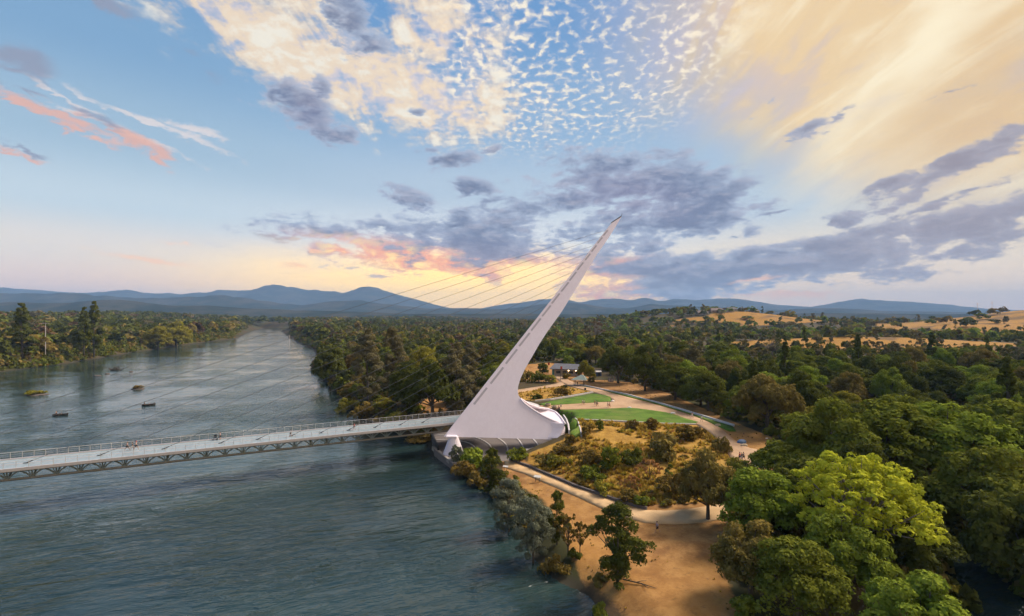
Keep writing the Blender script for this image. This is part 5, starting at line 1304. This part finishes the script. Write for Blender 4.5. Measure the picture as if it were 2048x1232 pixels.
# stroller and scooter
def wheels(mb, lst):
    for x, y, r in lst:
        mb.tube([(x, y-.02, r), (x, y+.02, r)], r, 12)
st = empty('stroller', on_deck(430.5, 880), R(bh+180)); tag(st, 'black three-wheeled stroller pushed along the bridge deck', 'stroller')
mb = MB(); mb.box((0, 0, .62), (.62, .40, .12)); mb.box((-.25, 0, .82), (.10, .40, .42)); mb.tube([(.20,0,.85),(.05,0,1.02),(-.2,0,1.08),(-.32,0,.95)], .18, 8); mb.obj('seat', pmat(BLK), st)
mb = MB(); mb.tube([(-.35,0,.16),(.45,0,.14)], .03, 6); mb.tube([(.45,0,.14),(-.1,0,.6),(-.55,.0,1.05)], .025, 6); mb.tube([(-.35,-.25,.16),(-.35,.25,.16)], .025, 6); mb.tube([(-.55,-.22,1.05),(-.55,.22,1.05)], .025, 6); mb.obj('frame', M['dark'], st)
for x, y, r in ((-.35,-.27,.16), (-.35,.27,.16), (.45,0,.14)):
    mb = MB(); wheels(mb, [(x, y, r)]); mb.obj('wheel', M['dark'], st)
x, y, z = PG[0]; sc_ = empty('mobility_scooter', (x, y, z+.065), R(200)); tag(sc_, 'dark mobility scooter on the path beside the pylon', 'scooter')
mb = MB(); mb.box((.25,0,.16),(.9,.45,.1)); mb.box((-.15,0,.28),(.4,.42,.2)); mb.tube([(.6,0,.2),(.5,0,.8)],.035,6); mb.tube([(.5,-.25,.8),(.5,.25,.8)],.025,6); mb.obj('body', M['dark'], sc_)
mb = MB(); mb.box((-.05,0,.40),(.42,.42,.06)); mb.box((-.25,0,.65),(.08,.42,.45)); mb.obj('seat', pmat(BLK), sc_)
for x_, y_ in ((-.25,-.24),(-.25,.24),(.62,-.2),(.62,.2)): mb = MB(); wheels(mb, [(x_, y_, .13)]); mb.obj('wheel', M['dark'], sc_)

# ------------------------------------------------------------------ boats, islets, snag in the river
def boat(u, v_, rot, label, lab1, lab2, c1):
    x, y, _ = gp(u, v_, 0); b = empty('drift_boat', (x, y, 0.0), R(rot)); tag(b, label, 'boat', None)
    st_ = [(-2.2,.55,.62),(-1.4,.80,.55),(0,.90,.52),(1.3,.72,.58),(2.3,.08,.85)]
    V, Fc = [], []
    for sx, w, h in st_: V += [(sx, -w, h), (sx, -w*.72, -.08), (sx, w*.72, -.08), (sx, w, h)]
    for i in range(4):
        for k in range(3): Fc.append((i*4+k, i*4+4+k, i*4+5+k, i*4+k+1))
    Fc += [(0,1,2,3), (19,18,17,16)]
    mb = MB(); mb.add(V, Fc); hull = mb.obj('hull', M['dark'], b); sm = hull.modifiers.new('thick', 'SOLIDIFY'); sm.thickness = 0.06
    mb = MB()
    for s_ in (-1, 1): mb.tube([(sx, s_*w, h+.02) for sx, w, h in st_], .045, 5)
    mb.obj('gunwale', M['wood'], b)
    for sx in (-1.3, .3): mb = MB(); mb.box((sx, 0, .35), (.35, 1.3, .06)); mb.obj('seat', M['wood'], b)
    for s_ in (-1, 1): mb = MB(); mb.tube([(.1, s_*.7, .6), (.5, s_*2.3, .25)], .03, 5); mb.box((.55, s_*2.45, .2), (.16, .4, .03)); mb.obj('oar', M['wood'], b)
    ca, sa = math.cos(R(rot)), math.sin(R(rot))
    person(x+.3*ca-.05, y+.3*sa, 0.0-.06, rot+180, 'sit', GRY, BLK, BLK, lab1, 1.0); person(x-1.3*ca, y-1.3*sa, 0.05, rot, 'stand', c1, NAV, BRN, lab2, 1.0)
boat(121, 831, 15, 'dark drift boat carrying two people, nearer the left edge', 'seated rower in the boat near the left edge', 'person in orange standing in the boat near the left edge', (0.45, 0.20, 0.05))
boat(297, 811, 35, 'dark drift boat carrying two people, further from the left edge', 'seated rower in the boat right of the other boat', 'person in dark clothes standing in the boat right of the other boat', BLK)
M['rock'] = plain('river_rock', (0.13, 0.10, 0.08), 0.95, 0.4, 2.0, bmp=.05)
def rockmesh(sx, sy, sz, seed, n=2):
    bm = bmesh.new(); bmesh.ops.create_icosphere(bm, subdivisions=n, radius=1)
    for q in bm.verts:
        k = 0.75 + 0.5*float(fbm(np.array([q.co.x*1.6+seed*7.1+q.co.z]), np.array([q.co.y*1.6+q.co.z*1.3+seed]), 3, seed)[0]); q.co = Vector((q.co.x*sx*k, q.co.y*sy*k, q.co.z*sz*k))
    me = bpy.data.meshes.new('rock'); bm.to_mesh(me); bm.free(); return me
def islet(u, v_, wp, key, lm, label, lab2):
    x, y, _ = gp(u, v_, 0); w = wp*y/F
    o = link('gravel_islet', rockmesh(w*.5, w*.35, .5, int(u)), M['rock']); o.location = (x, y, 0); tag(o, label, 'islet')
    plant(key, lm, x, y, .15, w*.30, w*.85, lab2, 'shrub', 'shrub')
islet(74, 790, 42, 'shrub3', 'yellow', 'small rocky islet in the river nearest the left edge', 'yellow-green bush growing on the islet nearest the left edge')
islet(276, 778, 26, 'shrub2', 'rust', 'small rocky islet in mid river left of the boats', 'rust-coloured bush growing on the islet in mid river')
x, y, _ = gp(231, 741, 0); sn = empty('driftwood_snag', (x, y, 0)); tag(sn, 'dark tangle of driftwood caught in the shallow rapids', 'driftwood')
rg = random.Random(3)
for k in range(16):
    mb = MB(); a = rg.uniform(-.5, .5) + (math.pi if k % 2 else 0); L = rg.uniform(2.5, 7); h = rg.uniform(.6, 3.2); b0 = rg.uniform(-3, 3)
    mb.tube([(b0, rg.uniform(-1, 1), -.2), (b0 + math.cos(a)*L*.5, math.sin(a)*L*.5, h*.7), (b0 + math.cos(a)*L, math.sin(a)*L, h*rg.uniform(.4, 1.1))], [.28, .18, .05], 5); mb.obj('branch', M['bark'], sn)
for k, (u, v_, r_) in enumerate([(195,752,2.2), (215,748,1.6), (262,744,1.4)]):
    x, y, _ = gp(u, v_, 0); o = link('river_rock', rockmesh(r_, r_*.7, .6, 40+k), M['rock']); o.location = (x, y, .05)
    tag(o, ['flat dark rock left of the driftwood tangle', 'small rock at the foot of the driftwood tangle', 'small rock right of the driftwood tangle'][k], 'rock')

# ------------------------------------------------------------------ park buildings and furniture
M['roofg'] = plain('grey_metal_roof', (0.10, 0.10, 0.115), 0.85, 0.12, 0.8)
M['roofp'] = plain('green_grey_roof', (0.27, 0.33, 0.28), 0.6, 0.12, 1.2)
M['beige'] = plain('beige_wall', (0.42, 0.34, 0.26), 0.8, 0.12, 1.0)
M['glass'] = plain('dark_window', (0.03, 0.04, 0.05), 0.1, 0.05)
M['teal'] = plain('teal_panel', (0.05, 0.25, 0.24), 0.6, 0.1)
M['blue'] = plain('blue_plastic', (0.05, 0.09, 0.20), 0.5, 0.1)
M['redc'] = plain('red_banner', (0.50, 0.07, 0.03), 0.8, 0.1)
M['stone'] = plain('tan_stone', (0.48, 0.36, 0.22), 0.9, 0.25, 3, bmp=.03)
M['wstone'] = plain('white_stone', (0.66, 0.62, 0.56), 0.9, 0.15, 3, bmp=.03)
M['lamp'] = bpy.data.materials.new('lamp_glow'); M['lamp'].use_nodes = True
M['lamp'].node_tree.nodes['Principled BSDF'].inputs['Emission Color'].default_value = (1, .75, .4, 1); M['lamp'].node_tree.nodes['Principled BSDF'].inputs['Emission Strength'].default_value = 4
GG = lambda *q: [tuple(float(c) for c in p_) for p_ in ground_many(q)]
(bx, by, bz), = GG((1138, 752))
bl = empty('visitor_building', (bx, by+3, bz), R(-8)); tag(bl, 'low park building with a wide grey sloping roof behind the dry garden', 'building')
mb = MB(); mb.box((0, 0, 1.5), (13, 6, 3.0)); mb.obj('wall', M['beige'], bl)
mb = MB(); mb.add([(-8.6,-4.6,3.2),(8.2,-4.6,2.9),(7.2,4.6,4.6),(-6.6,4.6,4.9)] + [(-8.6,-4.6,3.45),(8.2,-4.6,3.15),(7.2,4.6,4.85),(-6.6,4.6,5.15)], [(0,3,2,1),(4,5,6,7),(0,1,5,4),(1,2,6,5),(2,3,7,6),(3,0,4,7)]); rf = mb.obj('roof', M['roofg'], bl)
for k in range(14): mb = MB(); t_ = k/13; mb.tube([(-8.6+16.8*t_, -4.6, 3.47-.3*t_), (-6.6+13.8*t_, 4.6, 5.17-.3*t_)], .05, 4); mb.obj('roof_seam', M['roofg'], rf)
for xx in (-4.6, -1.6, 1.4, 4.4):
    mb = MB(); mb.box((xx, -3.03, 1.7), (1.9, .1, 1.3)); w_ = mb.obj('window', M['glass'], bl); mb = MB(); mb.box((xx, -3.06, 2.38), (2.1, .12, .1)); mb.box((xx, -3.06, 1.02), (2.1, .12, .1)); mb.obj('window_frame', M['white'], w_)
mb = MB(); mb.box((-7.0, -1.5, 1.4), (1.0, 2.0, 2.8)); mb.obj('teal_door_panel', M['teal'], bl)
for xx in (0.2, 3.6): mb = MB(); mb.lathe([(.05,0),(.16,.1),(.16,.22),(.05,.3)], (xx, -3.2, 2.4), 8); mb.obj('wall_lamp', M['lamp'], bl)
(kx, ky, kz_), = GG((1160, 772))
ks = empty('shelter', (kx, ky+1.5, kz_+.05), R(-18)); tag(ks, 'small open shelter with a pale green pitched roof beside the path', 'shelter')
mb = MB(); mb.box((0,0,.04),(5.6,4.4,.1)); mb.obj('floor', M['conc'], ks)
for sx in (-1.9, 1.9):
    for sy in (-1.5, 1.5): mb = MB(); mb.box((sx, sy, 1.3), (.22, .22, 2.5)); mb.obj('post', M['dark'], ks)
mb = MB(); mb.add([(-3,-2.4,2.45),(3,-2.4,2.45),(3,2.4,2.45),(-3,2.4,2.45),(1.6,0,4.3),(.6,0,4.3)], [(0,1,4,5),(1,2,4),(2,3,5,4),(3,0,5),(3,2,1,0)]); rf = mb.obj('roof', M['roofp'], ks)
mb = MB(); mb.box((0,-2.4,2.42),(6.1,.1,.16)); mb.box((0,2.4,2.42),(6.1,.1,.16)); mb.obj('fascia', M['white'], rf)
mb = MB(); mb.box((-.4,.6,.5),(1.6,.5,.08)); mb.box((-1.0,.6,.25),(.1,.4,.5)); mb.box((.2,.6,.25),(.1,.4,.5)); mb.obj('bench', M['wood'], ks)
for (u, v_), lb in (((1096, 752), 'banner pole with a red flag left of the grey-roofed building'), ((1121, 762), 'banner pole with a red flag in front of the grey-roofed building')):
    (x, y, z), = GG((u, v_)); r_ = empty('banner_pole', (x, y, z)); tag(r_, lb, 'pole'); mb = MB(); mb.tube([(0,0,-.2),(0,0,6.4)], .07, 6); mb.obj('pole', M['dark'], r_); mb = MB(); mb.box((.42,0,5.7),(.75,.04,1.2)); mb.obj('banner', M['redc'], r_)
(x, y, z), = GG((1106, 762)); r_ = empty('portal', (x, y, z), R(20)); tag(r_, 'narrow teal gate panel at the start of the building path', 'gate'); mb = MB(); mb.box((0,0,1.1),(1.2,.2,2.2)); mb.obj('panel', M['teal'], r_); mb = MB(); mb.box((0,0,2.28),(1.5,.3,.14)); mb.obj('cap', M['white'], r_)
(x, y, z), = GG((1196, 752)); r_ = empty('storage_shed', (x, y, z), R(10)); tag(r_, 'small dark blue shed with a pale domed roof under the oaks', 'shed'); mb = MB(); mb.box((0,0,1.0),(2.6,2.2,2.0)); mb.obj('wall', M['blue'], r_); mb = MB(); mb.tube([(-1.4,0,1.95),(1.4,0,1.95)], 1.15, 12); o = mb.obj('roof', M['white'], r_); o.scale = (1, 1, .45); o.location = (0, 0, 1.07); mb = MB(); mb.box((.1,-1.13,.9),(.9,.06,1.7)); mb.obj('door', M['dark'], r_)
(x, y, z), = GG((1222, 763)); r_ = empty('utility_cabinet', (x, y, z)); tag(r_, 'grey utility cabinets with a small white sign at the dirt field', 'cabinet')
for sx, h in ((-.7, 1.5), (.45, 1.2)): mb = MB(); mb.box((sx,0,h/2),(1.0,.7,h)); c_ = mb.obj('cabinet', M['roofg'], r_); mb = MB(); mb.box((sx,-.36,h/2),(.8,.04,h*.8)); mb.obj('door', M['edge'], c_)
mb = MB(); mb.tube([(1.4,0,-.1),(1.4,0,1.7)], .04, 5); mb.box((1.4,-.05,1.7),(.9,.05,.7)); mb.obj('sign', M['white'], r_)
def bin_(u, v_, mat, lb):
    (x, y, z), = GG((u, v_)); r_ = empty('litter_bin', (x, y, z+.05)); tag(r_, lb, 'bin'); mb = MB(); mb.lathe([(.30,0),(.36,.95),(.38,.96)], (0,0,0), 12); mb.obj('drum', mat, r_, True); mb = MB(); mb.lathe([(.40,.96),(.40,1.04),(.22,1.16),(.05,1.18)], (0,0,0), 12); mb.obj('lid', M['dark'], r_, True)
bin_(1170.5, 782, M['dark'], 'dark litter bin beside the path below the shelter'); bin_(1035.5, 924, M['blue'], 'dark blue litter bin at the start of the riverside path')
for (u, v_), lb in (((1096, 813), 'round stone planter left of the scooter on the path'), ((1109, 818), 'round stone planter nearest the pylon rim')):
    (x, y, z), = GG((u, v_)); r_ = empty('planter', (x, y, z+.05)); tag(r_, lb, 'planter'); mb = MB(); mb.lathe([(.62,0),(.85,.45),(.95,.8),(.85,.85)], (0,0,0), 14); mb.obj('bowl', M['stone'], r_, True); mb = MB(); mb.lathe([(.84,.80),(.5,.98),(.1,1.02)], (0,0,0), 12); mb.obj('soil', M['bark'], r_, True)
def sign_(u, v_, lb, s_=1.0):
    (x, y, z), = GG((u, v_)); r_ = empty('info_sign', (x, y, z+.03), R(-25)); r_.scale = (s_, s_, s_); tag(r_, lb, 'sign')
    for k in (-.4, .4): mb = MB(); mb.box((k,0,.5),(.1,.1,1.0)); mb.obj('leg', M['wood'], r_)
    mb = MB(); mb.add([(-.75,-.3,.95),(.75,-.3,.95),(.75,.3,1.2),(-.75,.3,1.2),(-.75,-.3,1.02),(.75,-.3,1.02),(.75,.3,1.27),(-.75,.3,1.27)], [(3,2,1,0),(4,5,6,7),(0,1,5,4),(1,2,6,5),(2,3,7,6),(3,0,4,7)]); mb.obj('panel', M['wstone'], r_)
sign_(1075, 964, 'slanted information panel on two legs beside the riverside path'); sign_(1011, 941, 'small information panel half behind the small dark tree', .8)
(x, y, z), = GG((1546.5, 920)); r_ = empty('notice_board', (x, y, z), R(15)); tag(r_, 'dark two-legged notice board at the path end', 'sign')
for k in (-.65, .65): mb = MB(); mb.box((k,0,1.0),(.12,.12,2.0)); mb.obj('leg', M['dark'], r_)
mb = MB(); mb.box((0,0,1.65),(1.3,.10,.8)); mb.obj('board', M['roofg'], r_)
(x, y, z), = GG((1551, 905)); r_ = empty('path_gate', (x, y, z), R(-20)); tag(r_, 'slim metal gate frame over the path beside the right trees', 'gate')
for k in (-1.3, 1.3): mb = MB(); mb.box((k,0,.8),(.1,.1,1.7)); mb.obj('gate_post', M['roofg'], r_)
mb = MB(); mb.box((0,0,1.6),(2.6,.07,.07)); mb.obj('top_bar', M['roofg'], r_)
(x, y, z), = GG((1541, 900)); r_ = empty('lamp_post', (x, y, z)); tag(r_, 'thin curved lamp post behind the path gate', 'lamp'); mb = MB(); mb.tube([(0,0,-.2),(0,0,2.2),(-.3,0,2.6),(-.7,0,2.65)], .05, 6); mb.obj('pole', M['roofg'], r_); mb = MB(); mb.box((-.85,0,2.62),(.4,.2,.1)); mb.obj('lamp_head', M['white'], r_)
for u, v_, d_, mt, lb in ((1484,886,(1.1,.7,.75),plain('blue_tarp',(0.12,0.20,0.34),.6,.2,3),'blue covered boulder-like heap at the outer path edge'), (1488,892,(.9,.6,.5),M['stone'],'tan boulder beside the blue heap'), (1518,934,(1.0,.7,.6),M['wstone'],'white boulder at the path fork near the notice board'), (1436,852,(.8,.6,.5),M['stone'],'tan boulder at the end of the lawn strip'), (1259,816.5,(.8,.5,.4),M['wstone'],'white stone at the upper corner of the large lawn'), (1225,803,(.7,.5,.4),M['wstone'],'white stone at the corner of the smaller lawn'), (1346,827.5,(.8,.5,.4),M['wstone'],'white stone at the outer edge of the large lawn')):
    (x, y, z), = GG((u, v_)); o = link('boulder', rockmesh(*d_, int(u)), mt); o.location = (x, y, z+.1); tag(o, lb, 'rock')
(x, y, z), = GG((1278, 1170)); r_ = empty('fallen_branch', (x, y, z+.08), R(-35)); tag(r_, 'dead branch lying on the sand beside the lone oak', 'branch')
for a, b, r0 in (((-2.2,0,0),(2.2,.2,.1),.10), ((-.6,0,.05),(.6,1.1,.2),.06), ((.4,.1,.05),(1.5,-.8,.25),.05)): mb = MB(); mb.tube([a, tuple((p_+q)/2+.06 for p_, q in zip(a, b)), b], [r0, r0*.8, r0*.3], 5); mb.obj('limb', M['bark'], r_)

# ------------------------------------------------------------------ distant poles, houses and the cable crossing
def tpole(x, y, z, h, lb, arms=1):
    r_ = empty('utility_pole', (x, y, z), R(10)); tag(r_, lb, 'pole'); mb = MB(); mb.tube([(0,0,-1),(0,0,h)], [.28,.16], 6); mb.obj('pole', M['edge'], r_)
    for k in range(arms): mb = MB(); mb.box((0,0,h-.5-1.6*k),(4.4,.3,.3)); mb.obj('crossarm', M['edge'], r_)
x, y = -0.933*372, 372; tpole(x, y, gz(x, y), 26.5-gz(x, y)+5, 'pale wooden utility pole with one crossarm on the left bank')
for u, y, top, lb in ((1955, 880, 606, 'tall lattice-like pole on the golden hill, left one'), (1984, 880, 603, 'tall pole on the golden hill, nearest the dark trees')):
    x = (u-1024)/F*y; z = gz(x, y); tpole(x, y, z, CAMZ+(HOR-top)/F*y - z, lb, 3)
def house(u, y, w, lb, wall=(0.40,0.35,0.30), roof=(0.16,0.11,0.09), rot=0.0, h=3.2, flat=False):
    x = (u-1024)/F*y; z = gz(x, y); r_ = empty('house', (x, y, z), R(rot)); tag(r_, lb, 'house'); d = w*.6
    mb = MB(); mb.box((0,0,h/2-1),(w,d,h+2)); mb.obj('wall', plain('house_wall', wall, .8, .1, .5), r_)
    mb = MB()
    if flat: mb.box((0,0,h+.2),(w*1.06,d*1.06,.5))
    else: mb.add([(-w*.55,-d*.58,h),(w*.55,-d*.58,h),(w*.55,d*.58,h),(-w*.55,d*.58,h),(-w*.4,0,h+w*.2),(w*.4,0,h+w*.2)], [(0,1,5,4),(1,2,5),(2,3,4,5),(3,0,4),(3,2,1,0)])
    mb.obj('roof', plain('house_roof', roof, .8, .1, .5), r_)
    for k in range(3): mb = MB(); mb.box((-w*.32+w*.32*k, -d*.5-.03, h*.55), (w*.16, .1, h*.4)); mb.obj('window', M['glass'], r_)
for a in [(1404, 945, 20, 'house with brown roof at the left of the wooded hilltop'), (1432, 960, 24, 'wide house in the middle of the wooded hilltop', (0.36,0.26,0.20)), (1462, 980, 20, 'house with dark roof at the right of the wooded hilltop', (0.45,0.36,0.28), (0.10,0.09,0.09)), (1508, 1010, 18, 'house half hidden by trees right of the hilltop houses'),
          (388, 1480, 34, 'long pale house on the rise above the left bank', (0.55,0.50,0.45)), (212, 1250, 22, 'pale house on the left hillside', (0.60,0.55,0.50)), (1270, 1500, 30, 'pale roofed house in the far woods right of the pylon', (0.55,0.48,0.42))]: house(*a)
house(1898, 930, 46, 'long dark flat building along the top of the golden hill', (0.05,0.05,0.05), (0.05,0.05,0.05), 0, 4.0, True); house(1935, 960, 26, 'pale flat building on top of the golden hill', (0.5,0.5,0.52), (0.4,0.4,0.42), 0, 3.5, True)
r_ = empty('cable_crossing', (-420, 840, 0)); tag(r_, 'thin dark pipeline cable spanning the river in the distance', 'cable')
mb = MB(); mb.tube([(-52,0,3.2),(0,0,2.6),(46,0,3.2)], .22, 5); mb.obj('span', M['dark'], r_)
for k in (-52, 46): mb = MB(); mb.box((k,0,1.5),(1.2,1.2,5.0)); mb.obj('abutment', M['conc'], r_)
print('objects', len(bpy.data.objects))
